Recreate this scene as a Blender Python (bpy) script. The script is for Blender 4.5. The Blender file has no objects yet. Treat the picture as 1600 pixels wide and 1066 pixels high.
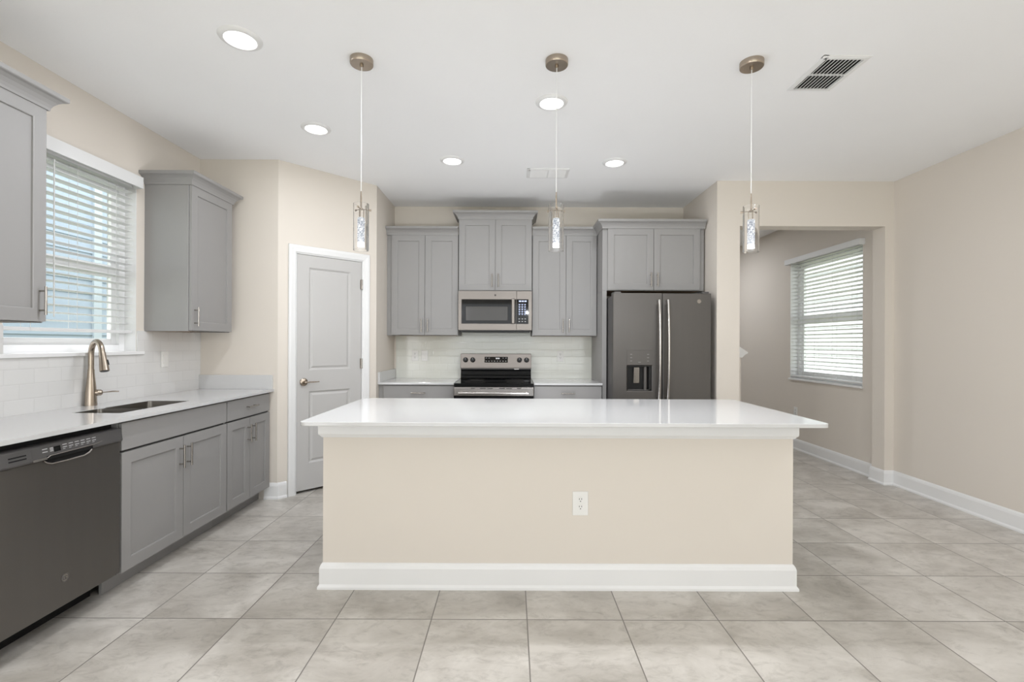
import bpy, bmesh, math, random
from mathutils import Vector, Matrix
random.seed(7)
PI = math.pi
SC = bpy.context.scene
COL = SC.collection

# ------------------------------------------------------------------ camera, world, exposure
cam_d = bpy.data.cameras.new('camera')
cam_d.sensor_width = 36.0
cam_d.lens = 740.0 / 1600.0 * 36.0
cam_d.shift_y = 4.0 / 1600.0
cam_d.clip_start = 0.05
cam = bpy.data.objects.new('camera', cam_d)
COL.objects.link(cam)
cam.matrix_world = Matrix.Translation((0, 0, 1.28)) @ Matrix.Rotation(PI / 2, 4, 'X') @ Matrix.Rotation(0.004, 4, 'Z')
SC.camera = cam

world = bpy.data.worlds.new('sky')
SC.world = world
world.use_nodes = True
bgn = world.node_tree.nodes['Background']
bgn.inputs[0].default_value = (0.93, 0.97, 1.0, 1)
bgn.inputs[1].default_value = 3.5

SUN_E = 5.0
sd_ = bpy.data.lights.new('sun', 'SUN')
sd_.energy = SUN_E
sd_.angle = math.radians(0.6)
sun = bpy.data.objects.new('sun', sd_)
COL.objects.link(sun)
sun.rotation_euler = Vector((0.42, -0.10, -0.90)).to_track_quat('-Z', 'Y').to_euler()

SC.view_settings.view_transform = 'Standard'
SC.view_settings.look = 'None'
SC.view_settings.gamma = 1.0
SC.view_settings.use_curve_mapping = False
SC.view_settings.exposure = 0.0

CAN_W = 10.0        # each recessed kitchen light
REAR_FILL_W = 7.5   # each added ceiling light outside the view
DOOR_W = 2.0      # added light standing in for daylight at the rear opening
HALL_W = 22.0  # added lamp in the unseen part of the hall
PEND_W = 13.0        # each glass pendant
LCOL = (0.92, 0.945, 1.0)
SIDE2_W = 44.0  # added side light behind the camera
AISLE_W = 7.5  # added uplight hidden behind the island
BOUNCE_W = 82.0     # added uplight near the floor behind the camera


def area_light(name, loc, rot, sx, sy, w, col=(1, 1, 1), disk=False, parent=None):
    l = bpy.data.lights.new(name, 'AREA')
    l.energy = w
    l.color = col
    if disk:
        l.shape = 'DISK'
        l.size = sx
    else:
        l.shape = 'RECTANGLE'
        l.size = sx
        l.size_y = sy
    o = bpy.data.objects.new(name, l)
    COL.objects.link(o)
    o.location = loc
    o.rotation_euler = rot
    if parent:
        o.parent = parent
    return o


# added area light standing in for daylight at the unseen rear opening
area_light('rear_daylight_fill', (0.4, -3.92, 1.22), (PI / 2, 0, 0), 4.6, 2.3, DOOR_W, LCOL)
# added uplight near the rear floor, put in to brighten the ceiling
area_light('rear_uplight_fill', (0.4, -2.3, 0.06), (PI, 0, 0), 5.2, 2.8, BOUNCE_W, LCOL)
# added side light on the solid left wall, brightening the right wall
area_light('left_side_fill', (-2.52, -1.6, 1.15), (0, -PI / 2, 0), 2.1, 1.8, SIDE2_W, LCOL)
# added uplight hidden low behind the island, brightening the far ceiling
fl = area_light('aisle_uplight_fill', (0.25, 3.75, 0.40), (math.radians(180 - 3), 0, 0), 0.5, 0.5, AISLE_W, LCOL)
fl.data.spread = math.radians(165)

# ------------------------------------------------------------------ materials
def nodes_of(m):
    return m.node_tree.nodes, m.node_tree.links


def mat(name, col, rough=0.5, metal=0.0, var=0.03, nscale=6.0, bump=0.0, bscale=120.0, spec=None,
        stretch=None, coat=0.0, emit=None, estr=0.0):
    m = bpy.data.materials.new(name)
    m.use_nodes = True
    N, L = nodes_of(m)
    b = N['Principled BSDF']
    b.inputs['Roughness'].default_value = rough
    b.inputs['Metallic'].default_value = metal
    if spec is not None:
        b.inputs['Specular IOR Level'].default_value = spec
    if coat:
        b.inputs['Coat Weight'].default_value = coat
        b.inputs['Coat Roughness'].default_value = 0.05
    tc = N.new('ShaderNodeTexCoord')
    src = tc.outputs['Object']
    if stretch:
        mp = N.new('ShaderNodeMapping')
        mp.inputs['Scale'].default_value = stretch
        L.new(src, mp.inputs['Vector'])
        src = mp.outputs['Vector']
    nz = N.new('ShaderNodeTexNoise')
    nz.inputs['Scale'].default_value = nscale
    nz.inputs['Detail'].default_value = 4
    L.new(src, nz.inputs['Vector'])
    mx = N.new('ShaderNodeMix')
    mx.data_type = 'RGBA'
    c = Vector(col[:3])
    mx.inputs['A'].default_value = (*(c * (1 - var)), 1)
    mx.inputs['B'].default_value = (*[min(1, x * (1 + var)) for x in c], 1)
    L.new(nz.outputs['Fac'], mx.inputs['Factor'])
    L.new(mx.outputs['Result'], b.inputs['Base Color'])
    if bump:
        n2 = N.new('ShaderNodeTexNoise')
        n2.inputs['Scale'].default_value = bscale
        n2.inputs['Detail'].default_value = 3
        L.new(src, n2.inputs['Vector'])
        bp = N.new('ShaderNodeBump')
        bp.inputs['Strength'].default_value = bump
        bp.inputs['Distance'].default_value = 0.002
        L.new(n2.outputs['Fac'], bp.inputs['Height'])
        L.new(bp.outputs['Normal'], b.inputs['Normal'])
    if emit:
        b.inputs['Emission Color'].default_value = (*emit, 1)
        b.inputs['Emission Strength'].default_value = estr
    return m


def tile_mat(name, axis, x0, z0, bw, bh, col, grout, rough=0.12, mortar=0.0012, offset=0.5):
    m = bpy.data.materials.new(name)
    m.use_nodes = True
    N, L = nodes_of(m)
    b = N['Principled BSDF']
    b.inputs['Roughness'].default_value = rough
    tc = N.new('ShaderNodeTexCoord')
    sp = N.new('ShaderNodeSeparateXYZ')
    L.new(tc.outputs['Object'], sp.inputs[0])
    cb = N.new('ShaderNodeCombineXYZ')
    for i, (o, sh) in enumerate(((sp.outputs[axis], x0), (sp.outputs[2], z0))):
        a = N.new('ShaderNodeMath')
        a.operation = 'SUBTRACT'
        a.inputs[1].default_value = sh
        L.new(o, a.inputs[0])
        L.new(a.outputs[0], cb.inputs[i])
    br = N.new('ShaderNodeTexBrick')
    br.offset = offset
    br.inputs['Scale'].default_value = 1.0
    br.inputs['Brick Width'].default_value = bw
    br.inputs['Row Height'].default_value = bh
    br.inputs['Mortar Size'].default_value = mortar
    br.inputs['Mortar Smooth'].default_value = 0.3
    c = Vector(col)
    br.inputs['Color1'].default_value = (*(c * 0.975), 1)
    br.inputs['Color2'].default_value = (*c, 1)
    br.inputs['Mortar'].default_value = (*grout, 1)
    L.new(cb.outputs[0], br.inputs['Vector'])
    L.new(br.outputs['Color'], b.inputs['Base Color'])
    br2 = N.new('ShaderNodeTexBrick')
    br2.offset = offset
    for k in ('Scale', 'Brick Width', 'Row Height'):
        br2.inputs[k].default_value = br.inputs[k].default_value
    br2.inputs['Mortar Size'].default_value = 0.006
    br2.inputs['Mortar Smooth'].default_value = 1.0
    L.new(cb.outputs[0], br2.inputs['Vector'])
    bp = N.new('ShaderNodeBump')
    bp.invert = True
    bp.inputs['Strength'].default_value = 0.35
    bp.inputs['Distance'].default_value = 0.0012
    L.new(br2.outputs['Fac'], bp.inputs['Height'])
    L.new(bp.outputs['Normal'], b.inputs['Normal'])
    return m


def floor_mat():
    m = bpy.data.materials.new('stone_look_tile')
    m.use_nodes = True
    N, L = nodes_of(m)
    b = N['Principled BSDF']
    tc = N.new('ShaderNodeTexCoord')
    mp = N.new('ShaderNodeMapping')
    mp.inputs['Location'].default_value = (-0.075, -2.195, 0)
    L.new(tc.outputs['Object'], mp.inputs['Vector'])

    def brick(mort, smooth):
        br = N.new('ShaderNodeTexBrick')
        br.offset = 0.0
        br.inputs['Scale'].default_value = 1.0
        br.inputs['Brick Width'].default_value = 0.4435
        br.inputs['Row Height'].default_value = 0.4315
        br.inputs['Mortar Size'].default_value = mort
        br.inputs['Mortar Smooth'].default_value = smooth
        br.inputs['Color1'].default_value = (0, 0, 0, 1)
        br.inputs['Color2'].default_value = (1, 1, 1, 1)
        br.inputs['Mortar'].default_value = (0, 0, 0, 1)
        L.new(mp.outputs['Vector'], br.inputs['Vector'])
        return br
    br = brick(0.0029, 0.2)
    w = N.new('ShaderNodeMath')
    w.operation = 'MULTIPLY'
    w.inputs[1].default_value = 40.0
    L.new(br.outputs['Color'], w.inputs[0])

    def noise(scale, detail, rough, dist, stretch):
        s = N.new('ShaderNodeMapping')
        s.inputs['Scale'].default_value = stretch
        L.new(tc.outputs['Object'], s.inputs['Vector'])
        n = N.new('ShaderNodeTexNoise')
        n.noise_dimensions = '4D'
        n.inputs['Scale'].default_value = scale
        n.inputs['Detail'].default_value = detail
        n.inputs['Roughness'].default_value = rough
        n.inputs['Distortion'].default_value = dist
        L.new(s.outputs['Vector'], n.inputs['Vector'])
        L.new(w.outputs[0], n.inputs['W'])
        return n
    n1 = noise(2.6, 6, 0.62, 0.6, (1, 1.5, 1))
    r1 = N.new('ShaderNodeValToRGB')
    r1.color_ramp.elements[0].position = 0.33
    r1.color_ramp.elements[0].color = (0.395, 0.365, 0.322, 1)
    r1.color_ramp.elements[1].position = 0.62
    r1.color_ramp.elements[1].color = (0.62, 0.588, 0.54, 1)
    L.new(n1.outputs['Fac'], r1.inputs['Fac'])
    n2 = noise(9.0, 8, 0.7, 1.4, (1, 1.9, 1))
    r2 = N.new('ShaderNodeValToRGB')
    r2.color_ramp.elements[0].position = 0.34
    r2.color_ramp.elements[0].color = (0.66, 0.65, 0.635, 1)
    r2.color_ramp.elements[1].position = 0.5
    r2.color_ramp.elements[1].color = (1, 1, 1, 1)
    L.new(n2.outputs['Fac'], r2.inputs['Fac'])
    mu = N.new('ShaderNodeMix')
    mu.data_type = 'RGBA'
    mu.blend_type = 'MULTIPLY'
    mu.inputs['Factor'].default_value = 0.6
    L.new(r1.outputs['Color'], mu.inputs['A'])
    L.new(r2.outputs['Color'], mu.inputs['B'])
    gr = N.new('ShaderNodeMix')
    gr.data_type = 'RGBA'
    gr.inputs['B'].default_value = (0.20, 0.183, 0.162, 1)
    L.new(br.outputs['Fac'], gr.inputs['Factor'])
    L.new(mu.outputs['Result'], gr.inputs['A'])
    L.new(gr.outputs['Result'], b.inputs['Base Color'])
    b.inputs['Roughness'].default_value = 0.36
    bp = N.new('ShaderNodeBump')
    bp.invert = True
    bp.inputs['Strength'].default_value = 0.5
    bp.inputs['Distance'].default_value = 0.002
    L.new(br.outputs['Fac'], bp.inputs['Height'])
    L.new(bp.outputs['Normal'], b.inputs['Normal'])
    return m


def siding_mat(name, col, row):
    m = bpy.data.materials.new(name)
    m.use_nodes = True
    N, L = nodes_of(m)
    b = N['Principled BSDF']
    b.inputs['Roughness'].default_value = 0.7
    nz = N.new('ShaderNodeTexNoise')
    nz.inputs['Scale'].default_value = 3
    mx = N.new('ShaderNodeMix')
    mx.data_type = 'RGBA'
    mx.inputs['A'].default_value = (*(Vector(col) * 0.94), 1)
    mx.inputs['B'].default_value = (*col, 1)
    L.new(nz.outputs['Fac'], mx.inputs['Factor'])
    L.new(mx.outputs['Result'], b.inputs['Base Color'])
    return m


def glass_mat(name, rough=0.0, ior=1.45, col=(1, 1, 1)):
    m = bpy.data.materials.new(name)
    m.use_nodes = True
    N, L = nodes_of(m)
    for n in list(N):
        if n.type != 'OUTPUT_MATERIAL':
            N.remove(n)
    out = [n for n in N if n.type == 'OUTPUT_MATERIAL'][0]
    g = N.new('ShaderNodeBsdfGlass')
    g.inputs['Roughness'].default_value = rough
    g.inputs['IOR'].default_value = ior
    g.inputs['Color'].default_value = (*col, 1)
    L.new(g.outputs[0], out.inputs['Surface'])
    return m


def pane_mat(name):
    # thin window pane: clear with a fresnel reflection
    m = bpy.data.materials.new(name)
    m.use_nodes = True
    N, L = nodes_of(m)
    for n in list(N):
        if n.type != 'OUTPUT_MATERIAL':
            N.remove(n)
    out = [n for n in N if n.type == 'OUTPUT_MATERIAL'][0]
    t = N.new('ShaderNodeBsdfTransparent')
    t.inputs['Color'].default_value = (0.96, 0.975, 0.97, 1)
    g = N.new('ShaderNodeBsdfGlossy')
    g.inputs['Roughness'].default_value = 0.02
    lw = N.new('ShaderNodeLayerWeight')
    pw = N.new('ShaderNodeMath')
    pw.operation = 'POWER'
    pw.inputs[1].default_value = 6.0
    L.new(lw.outputs['Facing'], pw.inputs[0])
    ad = N.new('ShaderNodeMath')
    ad.operation = 'MULTIPLY_ADD'
    ad.inputs[1].default_value = 0.8
    ad.inputs[2].default_value = 0.03
    L.new(pw.outputs[0], ad.inputs[0])
    mx = N.new('ShaderNodeMixShader')
    L.new(ad.outputs[0], mx.inputs[0])
    L.new(t.outputs[0], mx.inputs[1])
    L.new(g.outputs[0], mx.inputs[2])
    L.new(mx.outputs[0], out.inputs['Surface'])
    return m


def bubble_mat():
    # acrylic lamp core full of bubbles, lit from inside
    m = bpy.data.materials.new('lit_bubble_acrylic')
    m.use_nodes = True
    N, L = nodes_of(m)
    b = N['Principled BSDF']
    b.inputs['Base Color'].default_value = (0.25, 0.27, 0.30, 1)
    b.inputs['Roughness'].default_value = 0.1
    tc = N.new('ShaderNodeTexCoord')
    v = N.new('ShaderNodeTexVoronoi')
    v.inputs['Scale'].default_value = 150
    L.new(tc.outputs['Object'], v.inputs['Vector'])
    n = N.new('ShaderNodeTexNoise')
    n.inputs['Scale'].default_value = 90
    n.inputs['Distortion'].default_value = 1.5
    L.new(tc.outputs['Object'], n.inputs['Vector'])
    r = N.new('ShaderNodeValToRGB')
    r.color_ramp.elements[0].position = 0.44
    r.color_ramp.elements[0].color = (0.16, 0.19, 0.26, 1)
    r.color_ramp.elements[1].position = 0.56
    r.color_ramp.elements[1].color = (1, 1, 1, 1)
    L.new(n.outputs['Fac'], r.inputs['Fac'])
    L.new(r.outputs['Color'], b.inputs['Emission Color'])
    b.inputs['Emission Strength'].default_value = 0.8
    bp = N.new('ShaderNodeBump')
    bp.inputs['Strength'].default_value = 0.6
    bp.inputs['Distance'].default_value = 0.003
    L.new(v.outputs['Distance'], bp.inputs['Height'])
    L.new(bp.outputs['Normal'], b.inputs['Normal'])
    return m


M_WALL = mat('beige_wall_paint', (0.70, 0.645, 0.575), 0.75, var=0.012, nscale=2, bump=0.05, bscale=160)
M_CEIL = mat('white_ceiling_paint', (0.93, 0.93, 0.93), 0.85, var=0.01, nscale=3, bump=0.25, bscale=55)
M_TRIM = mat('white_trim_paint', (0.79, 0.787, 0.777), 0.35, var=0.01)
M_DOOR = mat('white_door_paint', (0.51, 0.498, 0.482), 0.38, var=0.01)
M_CAB = mat('grey_cabinet_paint', (0.292, 0.284, 0.276), 0.45, var=0.012)
M_CABIN = mat('reveal_shade', (0.05, 0.048, 0.045), 0.8)  # painted shade for the reveal between cabinet fronts
M_WOOD = mat('raw_maple', (0.50, 0.33, 0.20), 0.55, var=0.15, nscale=14, stretch=(1, 8, 1))
M_QUARTZ = mat('white_quartz', (0.60, 0.597, 0.59), 0.08, var=0.012, nscale=40)
M_NICKEL = mat('brushed_nickel', (0.40, 0.375, 0.345), 0.25, 1.0, var=0.06, nscale=60)
M_NICKELW = mat('warm_brushed_nickel', (0.42, 0.355, 0.29), 0.27, 1.0, var=0.06, nscale=60)
M_SLATE = mat('slate_steel', (0.118, 0.110, 0.103), 0.45, 0.75, var=0.04, nscale=30, stretch=(1, 1, 0.05))
M_SLATE2 = mat('slate_dishwasher', (0.16, 0.15, 0.138), 0.38, 0.8, var=0.04, nscale=30, stretch=(1, 1, 0.05))
M_SLATE3 = mat('slate_console', (0.115, 0.11, 0.108), 0.45, 0.5)
M_STEEL = mat('stainless_steel', (0.50, 0.475, 0.45), 0.27, 1.0, var=0.05, nscale=40, stretch=(0.05, 1, 1))
M_STEELW = mat('warm_stainless_steel', (0.195, 0.176, 0.16), 0.38, 0.9, var=0.05, nscale=40, stretch=(0.05, 1, 1))
M_SINK = mat('satin_sink_steel', (0.20, 0.188, 0.17), 0.34, 1.0, var=0.06, nscale=30)
M_BLACK = mat('black_plastic', (0.012, 0.012, 0.012), 0.35, spec=0.25)
M_BGLASS = mat('black_glass', (0.008, 0.008, 0.008), 0.04, var=0.0, spec=0.22)
M_OVGLASS = mat('smoked_oven_window', (0.075, 0.071, 0.066), 0.10, var=0.02, spec=0.2)
M_MARK = mat('pale_printed_marks', (0.55, 0.55, 0.55), 0.5)
M_MARKD = mat('grey_printed_marks', (0.26, 0.255, 0.25), 0.5)
M_BOARD = mat('pale_blue_board', (0.50, 0.56, 0.62), 0.7)
M_KEYGLARE = mat('pale_blue_key_glare', (0.4, 0.45, 0.6), 0.4, emit=(0.55, 0.62, 1.0), estr=0.55)  # glare on the microwave keypad put in as a pale blue glow
M_LEDW = mat('white_lit_clock', (0.6, 0.6, 0.6), 0.4, emit=(0.95, 0.97, 1.0), estr=0.9)
M_PLATE = mat('white_plastic_plate', (0.80, 0.79, 0.76), 0.35, var=0.01)
M_BLIND = mat('white_blind_slat', (0.74, 0.74, 0.73), 0.5, var=0.01)
M_CORD = mat('white_cord', (0.7, 0.7, 0.68), 0.7)
M_VINYL = mat('white_vinyl_frame', (0.85, 0.85, 0.85), 0.4, var=0.01)
M_LAMP = mat('lit_diffuser', (0.9, 0.9, 0.9), 0.5, emit=(1, 0.99, 0.97), estr=4.0)
M_GLASS = glass_mat('clear_glass')
M_PANE = pane_mat('window_pane')
M_CLEARC = mat('clear_pale_cable', (0.82, 0.82, 0.81), 0.3)
M_BUB = bubble_mat()
M_FLOOR = floor_mat()
M_TILEB = tile_mat('subway_tile_back_light_cast', 0, 0.05, 0.9, 0.152, 0.0785, (0.72, 0.725, 0.66), (0.68, 0.68, 0.62))  # same white tile; greenish cast of the light put into its colour
M_TILEL = tile_mat('white_subway_tile_left', 1, 0.02, 0.9, 0.152, 0.0785, (0.68, 0.672, 0.655), (0.60, 0.592, 0.578))
M_SIDL = siding_mat('blue_lap_siding', (0.38, 0.45, 0.54), 0.16)
M_SIDR = siding_mat('white_lap_siding', (0.52, 0.525, 0.54), 0.16)
M_GRASS = mat('lawn', (0.30, 0.32, 0.20), 0.9, var=0.3, nscale=20)
M_DVENT = mat('vent_shade_black', (0.015, 0.014, 0.012), 0.9)  # painted shade behind the grille louvres


# ------------------------------------------------------------------ mesh builder
class MB:
    def __init__(self):
        self.b = bmesh.new()

    def face(self, pts):
        vs = [self.b.verts.new(p) for p in pts]
        return self.b.faces.new(vs)

    def box(self, x0, y0, z0, x1, y1, z1):
        x0, x1 = sorted((x0, x1)); y0, y1 = sorted((y0, y1)); z0, z1 = sorted((z0, z1))
        v = [self.b.verts.new(p) for p in ((x0, y0, z0), (x1, y0, z0), (x1, y1, z0), (x0, y1, z0),
                                           (x0, y0, z1), (x1, y0, z1), (x1, y1, z1), (x0, y1, z1))]
        for f in ((0, 3, 2, 1), (4, 5, 6, 7), (0, 1, 5, 4), (1, 2, 6, 5), (2, 3, 7, 6), (3, 0, 4, 7)):
            self.b.faces.new([v[i] for i in f])
        return self

    def prism(self, poly, ext):
        """poly: list of 3-D points (planar), ext: extrusion vector."""
        e = Vector(ext)
        a = [self.b.verts.new(p) for p in poly]
        c = [self.b.verts.new(Vector(p) + e) for p in poly]
        n = len(poly)
        self.b.faces.new(a[::-1])
        self.b.faces.new(c)
        for i in range(n):
            self.b.faces.new((a[i], a[(i + 1) % n], c[(i + 1) % n], c[i]))
        return self

    def tube(self, pts, r, seg=12, squash=None, cap=True):
        pts = [Vector(p) for p in pts]
        n = len(pts)
        rs = r if isinstance(r, (list, tuple)) else [r] * n
        rings = []
        up = None
        for i, p in enumerate(pts):
            t = (pts[min(i + 1, n - 1)] - pts[max(i - 1, 0)]).normalized()
            if up is None:
                up = Vector((0, 0, 1)) if abs(t.z) < 0.9 else Vector((1, 0, 0))
            s = t.cross(up).normalized()
            up = s.cross(t).normalized()
            sq = squash or (1, 1)
            rings.append([self.b.verts.new(p + s * (rs[i] * sq[0] * math.cos(2 * PI * k / seg)) +
                                           up * (rs[i] * sq[1] * math.sin(2 * PI * k / seg))) for k in range(seg)])
        for i in range(n - 1):
            for k in range(seg):
                self.b.faces.new((rings[i][k], rings[i][(k + 1) % seg], rings[i + 1][(k + 1) % seg], rings[i + 1][k]))
        if cap:
            self.b.faces.new(rings[0][::-1])
            self.b.faces.new(rings[-1])
        return self

    def lathe(self, prof, c=(0, 0, 0), axis='Z', seg=32, closed=False):
        """prof: list of (radius, height). closed joins the last point to the first."""
        c = Vector(c)
        ex, ey, ez = {'Z': (Vector((1, 0, 0)), Vector((0, 1, 0)), Vector((0, 0, 1))),
                      'X': (Vector((0, 1, 0)), Vector((0, 0, 1)), Vector((1, 0, 0))),
                      'Y': (Vector((0, 0, 1)), Vector((1, 0, 0)), Vector((0, 1, 0)))}[axis] if isinstance(axis, str) else axis
        rings = []
        for (r, h) in prof:
            if r < 1e-6:
                rings.append([self.b.verts.new(c + ez * h)])
            else:
                rings.append([self.b.verts.new(c + ez * h + (ex * math.cos(2 * PI * k / seg) + ey * math.sin(2 * PI * k / seg)) * r)
                              for k in range(seg)])
        idx = list(range(len(prof) - 1))
        pairs = [(i, i + 1) for i in idx] + ([(len(prof) - 1, 0)] if closed else [])
        for i, j in pairs:
            A, B = rings[i], rings[j]
            for k in range(seg):
                if len(A) == 1 and len(B) == 1:
                    continue
                if len(A) == 1:
                    self.b.faces.new((A[0], B[(k + 1) % seg], B[k]))
                elif len(B) == 1:
                    self.b.faces.new((A[k], A[(k + 1) % seg], B[0]))
                else:
                    self.b.faces.new((A[k], A[(k + 1) % seg], B[(k + 1) % seg], B[k]))
        if not closed:
            if len(rings[0]) > 1:
                self.b.faces.new(rings[0][::-1])
            if len(rings[-1]) > 1:
                self.b.faces.new(rings[-1])
        return self

    def torus(self, c, axes, R, r, seg=28, s2=8):
        ex, ey, ez = axes
        c = Vector(c)
        rings = []
        for i in range(seg):
            a = 2 * PI * i / seg
            d = ex * math.cos(a) + ey * math.sin(a)
            rings.append([self.b.verts.new(c + d * (R + r * math.cos(2 * PI * k / s2)) + ez * (r * math.sin(2 * PI * k / s2))) for k in range(s2)])
        for i in range(seg):
            A, B = rings[i], rings[(i + 1) % seg]
            for k in range(s2):
                self.b.faces.new((A[k], A[(k + 1) % s2], B[(k + 1) % s2], B[k]))
        return self

    def sweep(self, path, prof, closed_ends=True):
        """path: list of (x, y); prof: list of (offset to the right of travel, z). Mitred corners."""
        P = [Vector((p[0], p[1])) for p in path]
        n = len(P)
        segn = []
        for i in range(n - 1):
            d = (P[i + 1] - P[i]).normalized()
            segn.append(Vector((d.y, -d.x)))
        rows = []
        for i in range(n):
            if i == 0:
                off = segn[0]
            elif i == n - 1:
                off = segn[-1]
            else:
                s = segn[i - 1] + segn[i]
                off = s / (1 + segn[i - 1].dot(segn[i]))
            rows.append([self.b.verts.new((P[i].x + off.x * o, P[i].y + off.y * o, z)) for (o, z) in prof])
        m = len(prof)
        for i in range(n - 1):
            for k in range(m):
                self.b.faces.new((rows[i][k], rows[i][(k + 1) % m], rows[i + 1][(k + 1) % m], rows[i + 1][k]))
        if closed_ends:
            self.b.faces.new(rows[0][::-1])
            self.b.faces.new(rows[-1])
        return self

    def panel(self, F, us, vs, cells, prof, th):
        """Slab with recessed or raised panels. F(u, v, w) -> point, w is outward; front at w = 0."""
        U, V = us[-1], vs[-1]
        for i in range(len(us) - 1):
            for j in range(len(vs) - 1):
                a, b, c, d = us[i], us[i + 1], vs[j], vs[j + 1]
                if (i, j) not in cells:
                    self.face([F(a, c, 0), F(b, c, 0), F(b, d, 0), F(a, d, 0)])
                    continue
                ring = [(a, c), (b, c), (b, d), (a, d)]
                w0 = 0.0
                for (ins, w) in prof:
                    r2 = [(a + ins, c + ins), (b - ins, c + ins), (b - ins, d - ins), (a + ins, d - ins)]
                    for k in range(4):
                        k2 = (k + 1) % 4
                        self.face([F(*ring[k], w0), F(*ring[k2], w0), F(*r2[k2], w), F(*r2[k], w)])
                    ring, w0 = r2, w
                self.face([F(*p, w0) for p in ring])
        u0, v0 = us[0], vs[0]
        c = [(u0, v0), (U, v0), (U, V), (u0, V)]
        for k in range(4):
            k2 = (k + 1) % 4
            for e0, e1 in ((c[k], c[k2]),):
                self.face([F(*e1, 0), F(*e0, 0), F(*e0, -th), F(*e1, -th)])
        self.face([F(*p, -th) for p in c[::-1]])
        return self


WM = {}


def W(o):
    return WM.get(o.name, Matrix.Identity(4))


def obj(name, mb, m, parent=None, bevel=0.0, smooth=False, local=False, seg=2):
    b = mb.b
    bmesh.ops.remove_doubles(b, verts=b.verts, dist=1e-5)
    if parent is not None and not local:
        b.transform(W(parent).inverted())
    bmesh.ops.recalc_face_normals(b, faces=b.faces)
    me = bpy.data.meshes.new(name)
    b.to_mesh(me)
    b.free()
    me.materials.append(m)
    if smooth:
        for p in me.polygons:
            p.use_smooth = True
    o = bpy.data.objects.new(name, me)
    COL.objects.link(o)
    if parent is not None:
        o.parent = parent
        WM[o.name] = W(parent)
    if bevel:
        md = o.modifiers.new('bevel', 'BEVEL')
        md.width = bevel
        md.segments = seg
        md.limit_method = 'ANGLE'
        md.angle_limit = math.radians(40)
    if smooth:
        try:
            md = o.modifiers.new('split', 'EDGE_SPLIT')
            md.split_angle = math.radians(40)
        except Exception:
            pass
    return o


def thing(name, label, cat, loc=(0, 0, 0), rz=0.0, group=None):
    o = bpy.data.objects.new(name, None)
    o.empty_display_size = 0.1
    COL.objects.link(o)
    o.location = loc
    o.rotation_euler = (0, 0, rz)
    WM[o.name] = Matrix.Translation(loc) @ Matrix.Rotation(rz, 4, 'Z')
    o['label'] = label
    o['category'] = cat
    if group:
        o['group'] = group
    return o


def tag(o, label, cat, group=None):
    o['label'] = label
    o['category'] = cat
    if group:
        o['group'] = group
    return o


def struct(name, mb, m, label, parent=None, cat=None, bevel=0.0, smooth=False):
    o = obj(name, mb, m, parent, bevel, smooth)
    if parent is None:
        o['kind'] = 'structure'
        o['label'] = label
        o['category'] = cat or name.split('_')[0]
    return o


# ------------------------------------------------------------------ key dimensions
H = 2.78
XL = -2.56          # left wall face
YE = 3.88           # wall beside the pantry door
A = Vector((-1.92, 3.88, 0))
B = Vector((-1.293, 4.51, 0))
XK = -1.293         # left side of the cooking recess
YB = 5.20           # back wall face
XF = 1.875          # right side of the fridge recess
YO = 4.34           # wall with the hall opening
XR = 3.50           # right wall face
YREAR = -4.0

# ------------------------------------------------------------------ setting: floor, ceiling, walls
struct('floor', MB().box(XL - 0.2, YREAR - 0.2, -0.1, XR + 0.2, 8.7, 0), M_FLOOR, 'pale grey beige stone look tile floor laid in a straight grid')
struct('ceiling', MB().box(XL - 0.2, YREAR - 0.2, H, XR + 0.2, 8.7, H + 0.12), M_CEIL, 'flat white ceiling over the whole kitchen')

WY0, WY1, WZ0, WZ1 = 2.377, 3.225, 1.217, 2.372
wl = MB()
wl.box(XL - 0.15, YREAR - 0.15, 0, XL, WY0, H)
wl.box(XL - 0.15, WY1, 0, XL, YB + 0.12, H)
wl.box(XL - 0.15, WY0, 0, XL, WY1, WZ0)
wl.box(XL - 0.15, WY0, WZ1, XL, WY1, H)
struct('wall_left', wl, M_WALL, 'beige wall with the sink window at the left')
struct('wall_pantry', MB().box(XL, YE, 0, A.x - 0.03, YE + 0.12, H).prism(
    [(A.x - 0.03, YE, 0), (A.x, YE, 0), (A.x - 0.03, YE + 0.12, 0)], (0, 0, H)), M_WALL, 'narrow beige wall at the far end of the sink counter')

dv = (B - A).normalized()
nv = Vector((dv.y, -dv.x, 0))
LD = (B - A).length


def FD(u, v, w):
    p = A + dv * u + nv * w
    return (p.x, p.y, v)


T0, T1, TOPZ = 0.140, 0.753, 2.045      # rough opening of the pantry door
wd = MB()
for (a, b, c, d) in ((0, T0, 0, H), (T1, LD, 0, H), (T0, T1, TOPZ, H)):
    wd.prism([FD(a, c, 0), FD(b, c, 0), FD(b, c, -0.11), FD(a, c, -0.11)], (0, 0, d - c))
struct('wall_pantry_door', wd, M_WALL, 'angled beige wall holding the white pantry door')
pb = MB()
pb.prism([FD(0.02, 0, -0.75), FD(LD - 0.02, 0, -0.75), FD(LD - 0.02, 0, -0.80), FD(0.02, 0, -0.80)], (0, 0, H))
struct('wall_kitchen_left', MB().box(XK - 0.11, B.y + 0.03, 0, XK, YB + 0.12, H).prism(
    [(XK, B.y, 0), (XK, B.y + 0.03, 0), (XK - 0.11, B.y + 0.03, 0)], (0, 0, H)), M_WALL, 'short beige side wall left of the cooking wall')
struct('wall_back', MB().box(XL, YB, 0, XF + 0.05, YB + 0.12, H), M_WALL, 'beige wall behind the stove and wall cabinets')
XO0, XO1, ZO = 2.085, 3.415, 2.367
struct('wall_kitchen_right', MB().box(XF, YO, 0, XO0, YB + 0.12, H), M_WALL, 'beige wall end at the right of the fridge')
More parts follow.
